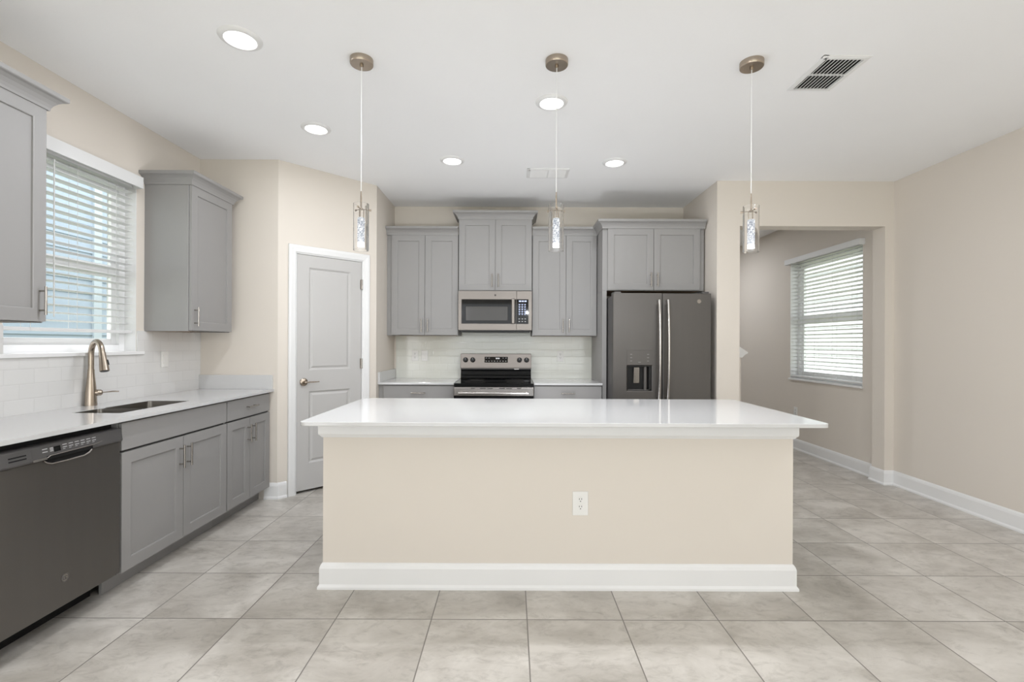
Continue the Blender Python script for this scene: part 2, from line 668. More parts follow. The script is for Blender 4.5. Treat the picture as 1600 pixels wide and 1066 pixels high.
struct('wall_hall_opening', MB().box(XO0, YO, ZO, XR, YO + 0.15, H).box(XO1, YO, 0, XR, YO + 0.15, ZO), M_WALL,
       'beige header and stub wall around the hall opening')
struct('wall_right', MB().box(XR, YREAR - 0.15, 0, XR + 0.15, YO + 0.15, H), M_WALL, 'plain beige wall along the right side')
XH = 3.48
HY0, HY1, HZ0, HZ1 = 4.70, 5.925, 0.868, 2.328
wh = MB()
wh.box(XH, YO + 0.15, 0, XH + 0.17, HY0, H)
wh.box(XH, HY1, 0, XH + 0.17, 8.6, H)
wh.box(XH, HY0, 0, XH + 0.17, HY1, HZ0)
wh.box(XH, HY0, HZ1, XH + 0.17, HY1, H)
struct('wall_hall_right', wh, M_WALL, 'beige hall wall with the bright window beyond the opening')
struct('wall_hall_end', MB().box(-0.2, 8.5, 0, XH + 0.17, 8.62, H), M_WALL, 'beige wall at the end of the hall')
struct('wall_hall_left', MB().box(-0.32, YB + 0.12, 0, -0.2, 8.62, H), M_WALL, 'beige wall closing the hall on the left')
wr = MB()
wr.box(XL - 0.15, YREAR - 0.15, 0, -1.95, YREAR, H)
wr.box(2.75, YREAR - 0.15, 0, XR + 0.15, YREAR, H)
wr.box(-1.95, YREAR - 0.15, 2.42, 2.75, YREAR, H)
struct('wall_rear', wr, M_WALL, 'beige wall behind the camera with a wide glazed opening')

# baseboards
BBP = [(0, 0), (0.022, 0), (0.022, 0.012), (0.014, 0.024), (0.014, 0.105), (0.010, 0.120), (0.004, 0.130), (0, 0.132)]


def base(name, path, label, parent=None, prof=BBP):
    return struct(name, MB().sweep(path, prof), M_TRIM, label, parent, smooth=False)


pc = A + dv * 0.072
base('baseboard_pantry', [(-2.02, YE), (A.x - 0.02, YE), (A.x + 0.006, YE + 0.003), (A.x + 0.02, YE + 0.018), (pc.x, pc.y)],
     'short white baseboard wrapping the wall corner left of the pantry door')
pe = A + dv * 0.825
base('baseboard_kitchen_left', [(pe.x, pe.y), (B.x, B.y), (XK, 4.60)], 'short white baseboard right of the pantry door')
base('baseboard_opening', [(XF, 4.40), (XF, YO), (XO0, YO), (XO0, YO + 0.60)], 'white baseboard around the wall end beside the fridge')
base('baseboard_right', [(XH, 8.5), (XH, YO + 0.15), (XO1, YO + 0.15), (XO1, YO), (XR, YO), (XR, YREAR)],
     'white baseboard along the right wall and into the hall')
base('baseboard_left', [(XL, YREAR), (XL, 1.76)], 'white baseboard along the left wall')

# stair half wall seen beyond the left jamb of the hall opening
kn = MB()
kn.prism([(2.085, 4.76, 0), (2.302, 4.76, 0), (2.302, 4.76, 1.160), (2.085, 4.76, 1.160)], (0, 0.12, 0))
struct('wall_stair', kn, M_WALL, 'low beige stair wall with a sloping white cap, just past the opening', cat='wall')
kc = MB()
kc.prism([(2.086, 4.735, 1.390), (2.362, 4.735, 1.201), (2.356, 4.735, 1.190), (2.335, 4.735, 1.180), (2.318, 4.735, 1.165), (2.306, 4.735, 1.150), (2.086, 4.735, 1.150)], (0, 0.17, 0))
struct('trim_stair', kc, M_TRIM, 'sloping white cap on the stair wall', cat='trim')

# ------------------------------------------------------------------ windows
def window(name, x_in, x_out, y0, y1, z0, z1, zmeet, label, sgn):
    """sgn: -1 window on the left wall (outside is -x), +1 on the hall wall."""
    fx0 = x_out - sgn * 0.015
    fx1 = x_out - sgn * 0.075
    f = MB()
    fw = 0.05
    f.box(fx0, y0, z0, fx1, y0 + fw, z1).box(fx0, y1 - fw, z0, fx1, y1, z1)
    f.box(fx0, y0 + fw, z0, fx1, y1 - fw, z0 + 0.045).box(fx0, y0 + fw, z1 - fw, fx1, y1 - fw, z1)
    w = struct(name, f, M_VINYL, label, cat='window', bevel=0.003)
    s = MB()
    sx0, sx1 = fx0 + sgn * -0.012, fx0 + sgn * -0.04
    ya, yb = y0 + fw, y1 - fw
    sw = 0.04
    for (za, zb) in ((z0 + 0.045, zmeet), (zmeet, z1 - fw)):
        t = MB()
        t.box(sx0, ya, za, sx1, ya + sw, zb).box(sx0, yb - sw, za, sx1, yb, zb)
        t.box(sx0, ya + sw, za, sx1, yb - sw, za + sw).box(sx0, ya + sw, zb - sw, sx1, yb - sw, zb)
        so = obj('sash', t, M_VINYL, w, bevel=0.003)
        g = MB()
        xm = (sx0 + sx1) / 2
        g.box(xm - 0.002, ya + sw, za + sw, xm + 0.002, yb - sw, zb - sw)
        obj('pane', g, M_PANE, so)
    return w


w1 = window('window_1', XL, XL - 0.15, WY0, WY1, WZ0, WZ1, 1.745, 'white framed window over the sink', -1)
# drywall returns are white around the sink window
rt = MB()
for (a, b) in ((WY0, WY0 + 0.004), (WY1 - 0.004, WY1)):
    rt.box(XL - 0.075, a, WZ0, XL - 0.001, b, WZ1)
rt.box(XL - 0.075, WY0, WZ1 - 0.004, XL - 0.001, WY1, WZ1)
obj('jamb_liner', rt, M_TRIM, w1)
obj('window_sill', MB().box(XL - 0.076, WY0 + 0.004, WZ0 - 0.018, XL - 0.0, WY1 - 0.004, WZ0 + 0.002).box(XL - 0.0, WY0 - 0.05, WZ0 - 0.022, XL + 0.022, WY1 + 0.05, WZ0), M_TRIM, w1, bevel=0.003)
w2 = window('window_2', XH, XH + 0.17, HY0, HY1, HZ0, HZ1, 1.585, 'white framed window on the hall wall', 1)
rt = MB()
for (a, b) in ((HY0, HY0 + 0.004), (HY1 - 0.004, HY1)):
    rt.box(XH + 0.001, a, HZ0, XH + 0.095, b, HZ1)
obj('jamb_liner', rt, M_TRIM, w2)
obj('window_sill', MB().box(XH + 0.096, HY0 + 0.004, HZ0 - 0.02, XH, HY1 - 0.004, HZ0 + 0.002).box(XH, HY0 - 0.012, HZ0 - 0.022, XH - 0.018, HY1 + 0.012, HZ0 - 0.001), M_TRIM, w2, bevel=0.003)


def blind(name, label, sgn, xw, y0, y1, ztop, zbot, zv0, zv1, ncord, vy0, vy1, tilt):
    t = thing(name, label, 'blind', (xw, (y0 + y1) / 2, zbot))
    obj('valance', MB().sweep([(xw, vy1), (xw + sgn * 0.05, vy1), (xw + sgn * 0.05, vy0), (xw, vy0)] if sgn > 0 else
                              [(xw, vy0), (xw - 0.05, vy0), (xw - 0.05, vy1), (xw, vy1)],
                              [(-0.010, zv0), (0, zv0), (0.002, zv0 + 0.012), (0.002, zv1 - 0.018), (0.008, zv1 - 0.006), (0.008, zv1), (-0.010, zv1)]),
        M_BLIND, t)
    hx = xw - sgn * 0.035
    obj('headrail', MB().box(hx - 0.024, y0, ztop, hx + 0.024, y1, ztop + 0.04), M_BLIND, t)
    pitch = 0.0445
    n = int((ztop - zbot - 0.04) / pitch)
    s = MB()
    for k in range(n):
        z = ztop - 0.012 - pitch * (k + 0.5)
        dz = tilt * 0.025
        top = [(hx - 0.0245, y0, z - dz), (hx, y0, z + 0.0022), (hx + 0.0245, y0, z + dz), (hx + 0.0245, y0, z + dz - 0.0028), (hx, y0, z - 0.0006), (hx - 0.0245, y0, z - dz - 0.0028)]
        s.prism(top, (0, y1 - y0, 0))
    obj('slats', s, M_BLIND, t)
    obj('bottom_rail', MB().box(hx - 0.0255, y0, zbot, hx + 0.0255, y1, zbot + 0.02), M_BLIND, t, bevel=0.003)
    for k in range(ncord):
        yy = y0 + (y1 - y0) * (k + 0.5) / ncord if ncord > 2 else y0 + (y1 - y0) * (0.16 + 0.68 * k)
        c = MB()
        for dx in (-0.026, 0.026):
            c.tube([(hx + dx, yy, ztop), (hx + dx, yy, zbot + 0.005)], 0.0012, 6)
        obj('ladder_cord', c, M_CORD, t)
    return t, hx


b1, hx1 = blind('window_blind', 'white slatted blind raised a little over the sink window', 1, XL, WY0 + 0.012, WY1 - 0.018, 2.326, 1.338, 2.318, 2.393, 3, WY0 - 0.03, 3.198, 0.10)
w_ = MB()
w_.tube([(XL + 0.004, 2.64, 2.30), (XL + 0.006, 2.64, 1.42)], 0.0035, 8)
obj('tilt_wand', w_, M_CORD, b1)
b2, hx2 = blind('window_blind', 'white slatted blind fully lowered on the hall window', -1, XH, HY0 + 0.012, HY1 - 0.012, 2.280, 0.885, 2.275, 2.335, 4, HY0 - 0.02, HY1 + 0.02, -0.20)

# ------------------------------------------------------------------ pantry door
d1 = MB()
J = 0.012
for (a, b, c, d) in ((T0, T0 + J, 0, TOPZ), (T1 - J, T1, 0, TOPZ), (T0, T1, TOPZ - J, TOPZ)):
    d1.prism([FD(a, c, 0), FD(b, c, 0), FD(b, c, -0.11), FD(a, c, -0.11)], (0, 0, d - c))
door = struct('door_1', d1, M_TRIM, 'white two panel pantry door in the angled wall', cat='door')
cs = MB()
CP = [(0, 0.004), (0.010, 0.012), (0.028, 0.014), (0.045, 0.018), (0.062, 0.018), (0.066, 0.012)]
for side in (0, 1):
    e = T0 + 0.006 if side == 0 else T1 - 0.006
    sg = -1 if side == 0 else 1
    lower = [FD(e + sg * o, 0, w) for (o, w) in CP] + [FD(e + sg * 0.066, 0, 0), FD(e, 0, 0)]
    upper = [FD(e + sg * o, TOPZ - 0.006 + o, w) for (o, w) in CP] + [FD(e + sg * 0.066, TOPZ + 0.06, 0), FD(e, TOPZ - 0.006, 0)]
    n = len(lower)
    for k in range(n):
        cs.face([lower[k], lower[(k + 1) % n], upper[(k + 1) % n], upper[k]])
    cs.face(lower)
l = [FD(T0 + 0.006 - o, TOPZ - 0.006 + o, w) for (o, w) in CP] + [FD(T0 + 0.006 - 0.066, TOPZ + 0.06, 0), FD(T0 + 0.006, TOPZ - 0.006, 0)]
r_ = [FD(T1 - 0.006 + o, TOPZ - 0.006 + o, w) for (o, w) in CP] + [FD(T1 - 0.006 + 0.066, TOPZ + 0.06, 0), FD(T1 - 0.006, TOPZ - 0.006, 0)]
for k in range(len(l)):
    cs.face([l[k], l[(k + 1) % len(l)], r_[(k + 1) % len(l)], r_[k]])
obj('casing', cs, M_TRIM, door)
S0, S1 = T0 + J + 0.004, T1 - J - 0.004


def FS(u, v, w):
    return FD(S0 + u, 0.022 + v, w - 0.006)


SW, SH = S1 - S0, TOPZ - J - 0.003 - 0.022
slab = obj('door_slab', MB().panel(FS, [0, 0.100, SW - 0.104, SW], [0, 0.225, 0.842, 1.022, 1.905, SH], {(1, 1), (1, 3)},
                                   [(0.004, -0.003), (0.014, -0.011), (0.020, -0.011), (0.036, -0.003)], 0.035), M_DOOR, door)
slab['label'] = 'white two panel door leaf'
lv = MB()
ax = (dv, Vector((0, 0, 1)), nv)
lc = A + dv * 0.212 + Vector((0, 0, 0.945))
lv.lathe([(0.0, -0.004), (0.033, -0.004), (0.033, 0.004), (0.026, 0.011), (0.012, 0.013), (0.011, 0.045), (0.0, 0.045)], lc, ax, 24)
lv.tube([lc + nv * 0.044 - dv * 0.008, lc + nv * 0.046 + dv * 0.03, lc + nv * 0.043 + dv * 0.075, lc + nv * 0.040 + dv * 0.115], [0.010, 0.0085, 0.0075, 0.006], 12, (1, 0.75))
obj('lever_handle', lv, M_NICKELW, slab, smooth=True)
for z in (1.822, 1.09, 0.22):
    h_ = MB()
    hp = A + dv * (S1 + 0.003)
    h_.tube([hp + nv * 0.004 + Vector((0, 0, z - 0.046)), hp + nv * 0.004 + Vector((0, 0, z + 0.046))], 0.007, 10)
    h_.prism([FD(S1 - 0.012, z - 0.045, -0.004), FD(S1 + 0.012, z - 0.045, -0.004), FD(S1 + 0.012, z - 0.045, 0.001), FD(S1 - 0.012, z - 0.045, 0.001)], (0, 0, 0.09))
    obj('hinge', h_, M_NICKEL, door)

# ------------------------------------------------------------------ cabinets
CROWN = [(0.0, 0.0), (0.006, 0.0), (0.008, 0.012), (0.014, 0.026), (0.026, 0.042), (0.040, 0.053), (0.052, 0.058), (0.055, 0.062), (0.055, 0.080), (0.0, 0.080)]


def FL(x0, z0, yf):
    return lambda u, v, w: (x0 + u, yf - w, z0 + v)


def shaker(t, x0, x1, z0, z1, yf, hside=None, hz=None, hname='handle', rail=0.058, dname='door'):
    """Shaker door whose front is at local y = yf - 0.02 (outward is -y)."""
    w, h = x1 - x0, z1 - z0
    d = obj(dname, MB().panel(FL(x0, z0, yf - 0.020), [0, rail, w - rail, w], [0, rail, h - rail, h], {(1, 1)},
                              [(0.004, -0.0015), (0.0055, -0.009)], 0.019), M_CAB, t, local=True)
    if hside is not None:
        hx = x0 + 0.03 if hside < 0 else x1 - 0.03
        pull(d, hx, yf - 0.020, hz, True)
    return d


def pull(par, hx, yf, hz, vertical, ln=0.135):
    hb = MB()
    a = ln / 2
    if vertical:
        hb.tube([(hx, yf - 0.030, hz - a), (hx, yf - 0.030, hz + a)], 0.0055, 12)
        for s in (-1, 1):
            hb.tube([(hx, yf, hz + s * a * 0.68), (hx, yf - 0.030, hz + s * a * 0.68)], 0.0045, 10)
    else:
        hb.tube([(hx - a, yf - 0.030, hz), (hx + a, yf - 0.030, hz)], 0.0055, 12)
        for s in (-1, 1):
            hb.tube([(hx + s * a * 0.68, yf, hz), (hx + s * a * 0.68, yf - 0.030, hz)], 0.0045, 10)
    o = obj('handle', hb, M_NICKEL, par, local=True, smooth=True)
    o['label'] = 'brushed nickel bar handle'
    return o


def drawer(t, x0, x1, z0, z1, yf, handle=True, name='drawer'):
    d = obj(name, MB().box(x0, yf - 0.020, z0, x1, yf - 0.001, z1), M_CAB, t, local=True, bevel=0.002)
    if handle:
        pull(d, (x0 + x1) / 2, yf - 0.020, (z0 + z1) / 2 + 0.003, False)
    return d


def upper(label, loc, rz, w, d, h, doors, crown_sides, filler=0.0, group=None, crown_h=None, ctop=True, hlow=True):
    """Local: x along the wall, back at y = 0, front at y = -d, base at z = 0. doors: list of (x0, x1, handle side)."""
    t = thing('wall_cabinet', label, 'cabinet', loc, rz, group)
    b = MB()
    b.box(0, -d, 0.012, w, 0, h)
    b.box(0, -d, 0, 0.016, 0, 0.012).box(w - 0.016, -d, 0, w, 0, 0.012).box(0.016, -d, 0, w - 0.016, -d + 0.02, 0.012)
    obj('body', b, M_CAB, t, local=True, bevel=0.0015)
    uo = obj('underside', MB().box(0.017, -d + 0.021, 0.006, w - 0.017, -0.002, 0.0118), M_WOOD, t, local=True)
    uo['label'] = 'raw wood underside'
    for (x0, x1, hs) in doors:
        shaker(t, x0, x1, 0.006, h - 0.012, -d - 0.001, hs, 0.006 + 0.098)
    if crown_sides is not None:
        yf = -d - 0.021
        path = []
        if crown_sides[0] is not None:
            path.append((0, crown_sides[0]))
        path += [(0, yf), (w, yf)]
        if crown_sides[1] is not None:
            path.append((w, crown_sides[1]))
        c = MB()
        # outward is to the left of travel from x = 0 to w along the front, so travel backwards
        c.sweep(path[::-1] if False else path, [(o, h - 0.014 + z) for (o, z) in CROWN])
        obj('crown_moulding', c, M_CAB, t, local=True)
    return t


R90 = PI / 2
# left wall: local x runs along +y of the room, fronts face +x
upper('grey wall cabinet right of the sink window, beside the pantry corner', (XL, 3.295, 1.357), R90, 0.485, 0.305, 1.035, [(0.006, 0.479, -1)], (0, 0))
upper('grey wall cabinet cut by the left picture edge, left of the window', (XL, 1.72, 1.370), R90, 0.555, 0.305, 1.035, [(0.006, 0.549, 1)], (0, 0))
# cooking wall
upper('tall grey two door wall cabinet left of the microwave', (XK, YB, 1.360), 0, 0.738, 0.31, 1.045, [(0.052, 0.393, 1), (0.397, 0.735, -1)], (None, None))
upper('grey two door wall cabinet directly above the microwave', (-0.550, YB, 1.818), 0, 0.752, 0.335, 0.745, [(0.005, 0.374, 1), (0.378, 0.747, -1)], (0, 0))
upper('tall grey two door wall cabinet between microwave and fridge', (0.207, YB, 1.360), 0, 0.664, 0.31, 1.045, [(0.004, 0.344, 1), (0.348, 0.660, -1)], (None, None))
fcab = upper('wide grey two door wall cabinet above the refrigerator, with a tall side panel', (0.875, YB, 1.798), 0, 0.985, 0.60, 0.612, [(0.048, 0.491, 1), (0.495, 0.940, -1)], (-0.32, None))
obj('side_panel', MB().box(0.875, 4.60, 0, 0.918, YB, 1.797), M_CAB, fcab, bevel=0.0015)


def base_cab(label, loc, rz, w, d, fronts, kick=0.1, top=0.878, left_stile=0.0):
    t = thing('base_cabinet', label, 'cabinet', loc, rz)
    b = MB()
    g_ = 0.022
    b.box(0, -d, kick, 0.018, -g_, top).box(w - 0.018, -d, kick, w, -g_, top)
    b.box(0.018, -d, kick, w - 0.018, -g_, kick + 0.018).box(0.018, -g_ - 0.012, kick + 0.018, w - 0.018, -g_, top)
    b.box(0.018, -d, kick + 0.018, w - 0.018, -d + 0.018, top)
    obj('body', b, M_CAB, t, local=True)
    obj('toe_kick', MB().box(0, -d + 0.075, 0, w, -d + 0.090, kick - 0.0005), M_CAB, t, local=True)
    g = MB()
    g.box(0.012, -d - 0.0008, 0.716, w - 0.012, -d + 0.001, 0.728)  # dark strip painted as the shade between drawer and doors
    obj('reveal_shade_strip', g, M_CABIN, t, local=True)
    for f in fronts:
        if f[0] == 'drawer':
            drawer(t, f[1], f[2], f[3], f[4], -d - 0.001, f[5])
        elif f[0] == 'panel':
            drawer(t, f[1], f[2], f[3], f[4], -d - 0.001, False, 'false_front')
        else:
            shaker(t, f[1], f[2], f[3], f[4], -d - 0.001, f[5], f[4] - 0.115)
    return t


DXF = 0.565          # base cabinet box depth on the left: front face at x = -1.995
base_cab('grey sink base cabinet with two doors under the sink', (XL, 2.395, 0), R90, 0.889, DXF,
         [('panel', 0.004, 0.884, 0.728, 0.868), ('door', 0.004, 0.452, 0.106, 0.716, 1), ('door', 0.456, 0.884, 0.106, 0.716, -1)])
base_cab('grey base cabinet with one drawer and two narrow doors beside the pantry', (XL, 3.286, 0), R90, 0.592, DXF,
         [('drawer', 0.004, 0.575, 0.728, 0.868, True), ('door', 0.004, 0.284, 0.106, 0.716, 1), ('door', 0.288, 0.575, 0.106, 0.716, -1)])
base_cab('grey base cabinet left of the stove', (XK + 0.002, YB, 0), 0, 0.734, 0.60,
         [('drawer', 0.05, 0.730, 0.728, 0.868, True), ('door', 0.05, 0.388, 0.106, 0.716, 1), ('door', 0.392, 0.730, 0.106, 0.716, -1)])
base_cab('grey base cabinet between stove and refrigerator', (0.212, YB, 0), 0, 0.660, 0.60,
         [('drawer', 0.004, 0.656, 0.728, 0.868, True), ('door', 0.004, 0.328, 0.106, 0.716, 1), ('door', 0.332, 0.656, 0.106, 0.716, -1)])
tag(obj('end_panel', MB().box(XL, 1.762, 0, -1.975, 1.780, 0.878), M_CAB, bevel=0.0015), 'grey end panel at the near side of the dishwasher', 'cabinet panel')

# ------------------------------------------------------------------ countertops
CT0, CT1 = 0.880, 0.900


def rounded(x0, y0, x1, y1, r, n=6, corners=(1, 1, 1, 1)):
    out = []
    cs_ = [(x0 + r, y0 + r, PI, corners[0], (x0, y0)), (x1 - r, y0 + r, 1.5 * PI, corners[1], (x1, y0)),
           (x1 - r, y1 - r, 0, corners[2], (x1, y1)), (x0 + r, y1 - r, 0.5 * PI, corners[3], (x0, y1))]
    for (cx, cy, a, on, c) in cs_:
        if not on:
            out.append(c)
            continue
        for k in range(n + 1):
            t = a + (PI / 2) * k / n
            out.append((cx + r * math.cos(t), cy + r * math.sin(t)))
    return out


SX0, SX1, SY0, SY1 = -2.355, -2.090, 2.53, 3.075     # sink cut-out
XCF = -1.947                                          # front edge of the sink counter
ct = MB()
for (z, fl) in ((CT1, 1), (CT0, -1)):
    pass
ct.box(XL, 1.76, CT0, XCF, SY0, CT1).box(XL, SY1, CT0, XCF, YE, CT1)
ct.box(XL, SY0, CT0, SX0, SY1, CT1).box(SX1, SY0, CT0, XCF, SY1, CT1)
c_left = thing('countertop', 'white quartz countertop along the window wall with a sink cut out', 'countertop', (XL, 2.8, CT0))
obj('slab', ct, M_QUARTZ, c_left)
tag(obj('counter_upstand', MB().box(XL + 0.009, YE - 0.02, CT1, XCF - 0.008, YE, 1.015), M_QUARTZ, bevel=0.002), 'low white quartz upstand standing at the pantry end of the sink counter', 'upstand')
c_bl = thing('countertop', 'short white quartz countertop left of the stove', 'countertop', (-0.92, 4.9, CT0))
obj('slab', MB().box(XK, 4.560, CT0, -0.556, YB, CT1), M_QUARTZ, c_bl, bevel=0.002)
tag(obj('counter_upstand', MB().box(XK, 4.565, CT1, XK + 0.02, YB - 0.009, 1.000), M_QUARTZ, bevel=0.002), 'small white quartz upstand on the side wall left of the stove counter', 'upstand')
c_br = thing('countertop', 'short white quartz countertop between stove and refrigerator', 'countertop', (0.54, 4.9, CT0))
obj('slab', MB().box(0.212, 4.560, CT0, 0.874, YB, CT1), M_QUARTZ, c_br, bevel=0.002)

# backsplash tile
ts = MB()
ts.box(XL, 1.72, CT1, XL + 0.009, WY0 - 0.05, 1.365)
ts.box(XL, WY0 - 0.05, CT1, XL + 0.009, WY1 + 0.05, WZ0 - 0.022)
ts.box(XL, WY1 + 0.05, CT1, XL + 0.009, YE - 0.001, 1.3565)
ts.box(XL, WY1 + 0.002, WZ0, XL + 0.009, WY1 + 0.05, 1.3565)
ts.box(XL, WY0 - 0.05, WZ0, XL + 0.009, WY0 - 0.002, 1.365)
struct('trim_left_backsplash', ts, M_TILEL, 'white subway tile backsplash under the sink window', cat='backsplash')
struct('trim_back_backsplash', MB().box(XK + 0.022, YB - 0.009, CT1, 0.874, YB, 1.3595).box(-0.549, YB - 0.009, 1.3595, 0.2, YB, 1.42), M_TILEB,
       'glossy white subway tile backsplash behind the stove', cat='backsplash')

# ------------------------------------------------------------------ island
isl = thing('kitchen_island', 'beige panelled kitchen island with white trim and baseboard', 'island', (0.245, 2.85, 0))
IX0, IX1, IY0, IY1 = -0.984, 1.471, 2.475, 2.62
obj('front_wall', MB().box(IX0, IY0, 0, IX1, IY1, CT0), M_WALL, isl)
obj('cabinet_body', MB().box(IX0 + 0.01, IY1, 0.1, IX1 - 0.01, 3.22, CT0).box(IX0 + 0.01, IY1, 0, IX1 - 0.01, 3.15, 0.1), M_CAB, isl)
ipath = [(IX0, 3.20), (IX0, IY0), (IX1, IY0), (IX1, 3.20)]
obj('baseboard', MB().sweep(ipath[::1], BBP), M_TRIM, isl)
TP = [(0, 0.786), (0.006, 0.788), (0.012, 0.797), (0.019, 0.805), (0.020, 0.812), (0.020, CT0), (0, CT0)]
obj('top_trim', MB().sweep(ipath, TP), M_TRIM, isl)
it = MB()
poly = rounded(-1.024, 2.268, 1.533, 3.27, 0.035)
it.prism([(x, y, CT0) for (x, y) in poly], (0, 0, CT1 - CT0))
tag(obj('island_countertop', it, M_QUARTZ, bevel=0.003), 'large white quartz countertop lying on the island, glossy with rounded corners', 'countertop')

# ------------------------------------------------------------------ wall plates
def plate(name, label, c, n, up_w=0.070, up_h=0.115, kind='outlet', group=None):
    """c: centre on the wall, n: outward normal (unit, horizontal)."""
    n = Vector(n)
    s = Vector((0, 0, 1)).cross(n)
    t = thing(name, label, 'outlet' if kind == 'outlet' else 'switch', c, 0, group)
    c = Vector(c)

    def bx(mb, s0, s1, z0, z1, w0, w1):
        p = [c + s * s0 + n * w0 + Vector((0, 0, z0)), c + s * s1 + n * w0 + Vector((0, 0, z0)),
             c + s * s1 + n * w1 + Vector((0, 0, z0)), c + s * s0 + n * w1 + Vector((0, 0, z0))]
        mb.prism(p, (0, 0, z1 - z0))
    m = MB()
    bx(m, -up_w / 2, up_w / 2, -up_h / 2, up_h / 2, 0, 0.006)
    obj('cover_plate', m, M_PLATE, t, bevel=0.002)
    if kind == 'outlet':
        for dz in (-0.0195, 0.0195):
            q = MB()
            q.lathe([(0, 0.006), (0.0165, 0.006), (0.0165, 0.0085), (0, 0.0085)], c + Vector((0, 0, dz)), (s, Vector((0, 0, 1)), n), 20)
            so = obj('socket', q, M_PLATE, t)
            k = MB()
            bx(k, -0.0075, -0.0045, dz + 0.001, dz + 0.009, 0.0084, 0.009)
            bx(k, 0.0045, 0.0075, dz + 0.001, dz + 0.009, 0.0084, 0.009)
            k.lathe([(0, 0.0084), (0.0028, 0.0084), (0.0028, 0.009), (0, 0.009)], c + Vector((0, 0, dz - 0.007)), (s, Vector((0, 0, 1)), n), 10)
            obj('slot', k, M_BLACK, so)
    else:
        q = MB()
        bx(q, -0.0165, 0.0165, -0.033, 0.033, 0.006, 0.0085)
        obj('rocker', q, M_PLATE, t, bevel=0.001)
        for dz in (-0.047, 0.047):
            k = MB()
            k.lathe([(0, 0.006), (0.003, 0.006), (0.003, 0.007), (0, 0.007)], c + Vector((0, 0, dz)), (s, Vector((0, 0, 1)), n), 10)
            obj('screw', k, M_PLATE, t)
    return t


plate('power_outlet', 'white duplex outlet on the front of the island', (0.360, IY0, 0.447), (0, -1, 0), 0.082, 0.125)
plate('light_switch', 'white rocker switch on the tile right of the sink', (XL + 0.009, 3.475, 1.155), (1, 0, 0), kind='switch')
plate('power_outlet', 'left outlet of the pair on the tile left of the stove', (-1.062, YB - 0.009, 1.143), (0, -1, 0))
plate('light_switch', 'right hand switch of the pair on the tile left of the stove', (-0.957, YB - 0.009, 1.143), (0, -1, 0), kind='switch')
plate('power_outlet', 'single outlet on the tile between stove and refrigerator', (0.530, YB - 0.009, 1.143), (0, -1, 0))
plate('power_outlet', 'small white outlet low on the hall wall, left of its window', (XH, 5.80, 0.46), (-1, 0, 0))

# ------------------------------------------------------------------ sink and faucet
sk = thing('kitchen_sink', 'double bowl steel sink set under the left countertop', 'sink', (-2.22, 2.8, 0.70))


def basin(y0, y1, zt, name):
    m = MB()
    x0, x1 = SX0 + 0.004, SX1 - 0.004
    r1 = rounded(x0, y0, x1, y1, 0.022, 5)
    r2 = rounded(x0 + 0.012, y0 + 0.012, x1 - 0.012, y1 - 0.012, 0.035, 5)
    r3 = rounded(x0 + 0.035, y0 + 0.03, x1 - 0.035, y1 - 0.03, 0.03, 5)
    rings = [[(x, y, zt) for x, y in r1], [(x, y, 0.72) for x, y in r2], [(x, y, 0.70) for x, y in r3]]
    o1 = rounded(x0 - 0.003, y0 - 0.003, x1 + 0.003, y1 + 0.003, 0.025, 5)
    rings = [[(x, y, 0.697) for x, y in rounded(x0 + 0.03, y0 + 0.025, x1 - 0.03, y1 - 0.025, 0.03, 5)],
             [(x, y, 0.72) for x, y in o1], [(x, y, zt) for x, y in o1]] + rings
    V = [[m.b.verts.new(p) for p in R] for R in rings]
    n = len(V[0])
    for i in range(len(V) - 1):
        for k in range(n):
            m.b.faces.new((V[i][k], V[i][(k + 1) % n], V[i + 1][(k + 1) % n], V[i + 1][k]))
    m.b.faces.new(V[0][::-1])
    m.b.faces.new(V[-1])
    o = obj(name, m, M_SINK, sk, smooth=True)
    q = MB()
    q.lathe([(0, 0.7005), (0.038, 0.7005), (0.040, 0.703), (0.030, 0.7035), (0.0, 0.702)], ((x0 + x1) / 2, (y0 + y1) / 2, 0), 'Z', 20)
    obj('drain', q, M_STEEL, o, smooth=True)


basin(SY0 + 0.0045, 2.700, 0.8985, 'bowl')
basin(2.725, SY1 - 0.0045, 0.8985, 'bowl')
obj('divider', MB().box(SX0 + 0.006, 2.698, 0.80, SX1 - 0.006, 2.727, 0.868), M_SINK, sk, bevel=0.006)

fc = Vector((-2.515, 2.830, CT1))
fa = thing('kitchen_faucet', 'tall brushed nickel pull down faucet behind the sink', 'faucet', fc)
m = MB()
m.lathe([(0.0, 0.0), (0.030, 0.0), (0.030, 0.006), (0.0285, 0.03), (0.0265, 0.08), (0.0225, 0.13), (0.0185, 0.17), (0.0165, 0.20), (0.0165, 0.215), (0, 0.215)], fc, 'Z', 28)
obj('body', m, M_NICKELW, fa, smooth=True)
sd = Vector((0.155, -0.085, 0)).normalized()
pts, rs = [], []
for k in range(0, 3):
    pts.append(fc + Vector((0, 0, 0.212 + 0.04 * k))); rs.append(0.0145)
R_ = 0.072
zc = 0.300
for k in range(0, 13):
    a = PI - (PI * 0.93) * k / 12
    pts.append(fc + sd * (R_ + R_ * math.cos(a)) + Vector((0, 0, zc + R_ * 1.15 * math.sin(a)))); rs.append(0.0145)
m = MB()
m.tube(pts, rs, 16)
obj('spout', m, M_NICKELW, fa, smooth=True)
pe_ = pts[-1]
dn = (pts[-1] - pts[-2]).normalized()
m = MB()
m.tube([pe_ - dn * 0.002, pe_ + dn * 0.004, pe_ + dn * 0.03, pe_ + dn * 0.085, pe_ + dn * 0.112], [0.0155, 0.0165, 0.0175, 0.0225, 0.0235], 18)
sh = obj('spray_head', m, M_NICKELW, fa, smooth=True)
m = MB()
m.tube([pe_ + dn * 0.1121, pe_ + dn * 0.1145], [0.020, 0.019], 18)
obj('nozzle', m, M_BLACK, sh)
m = MB()
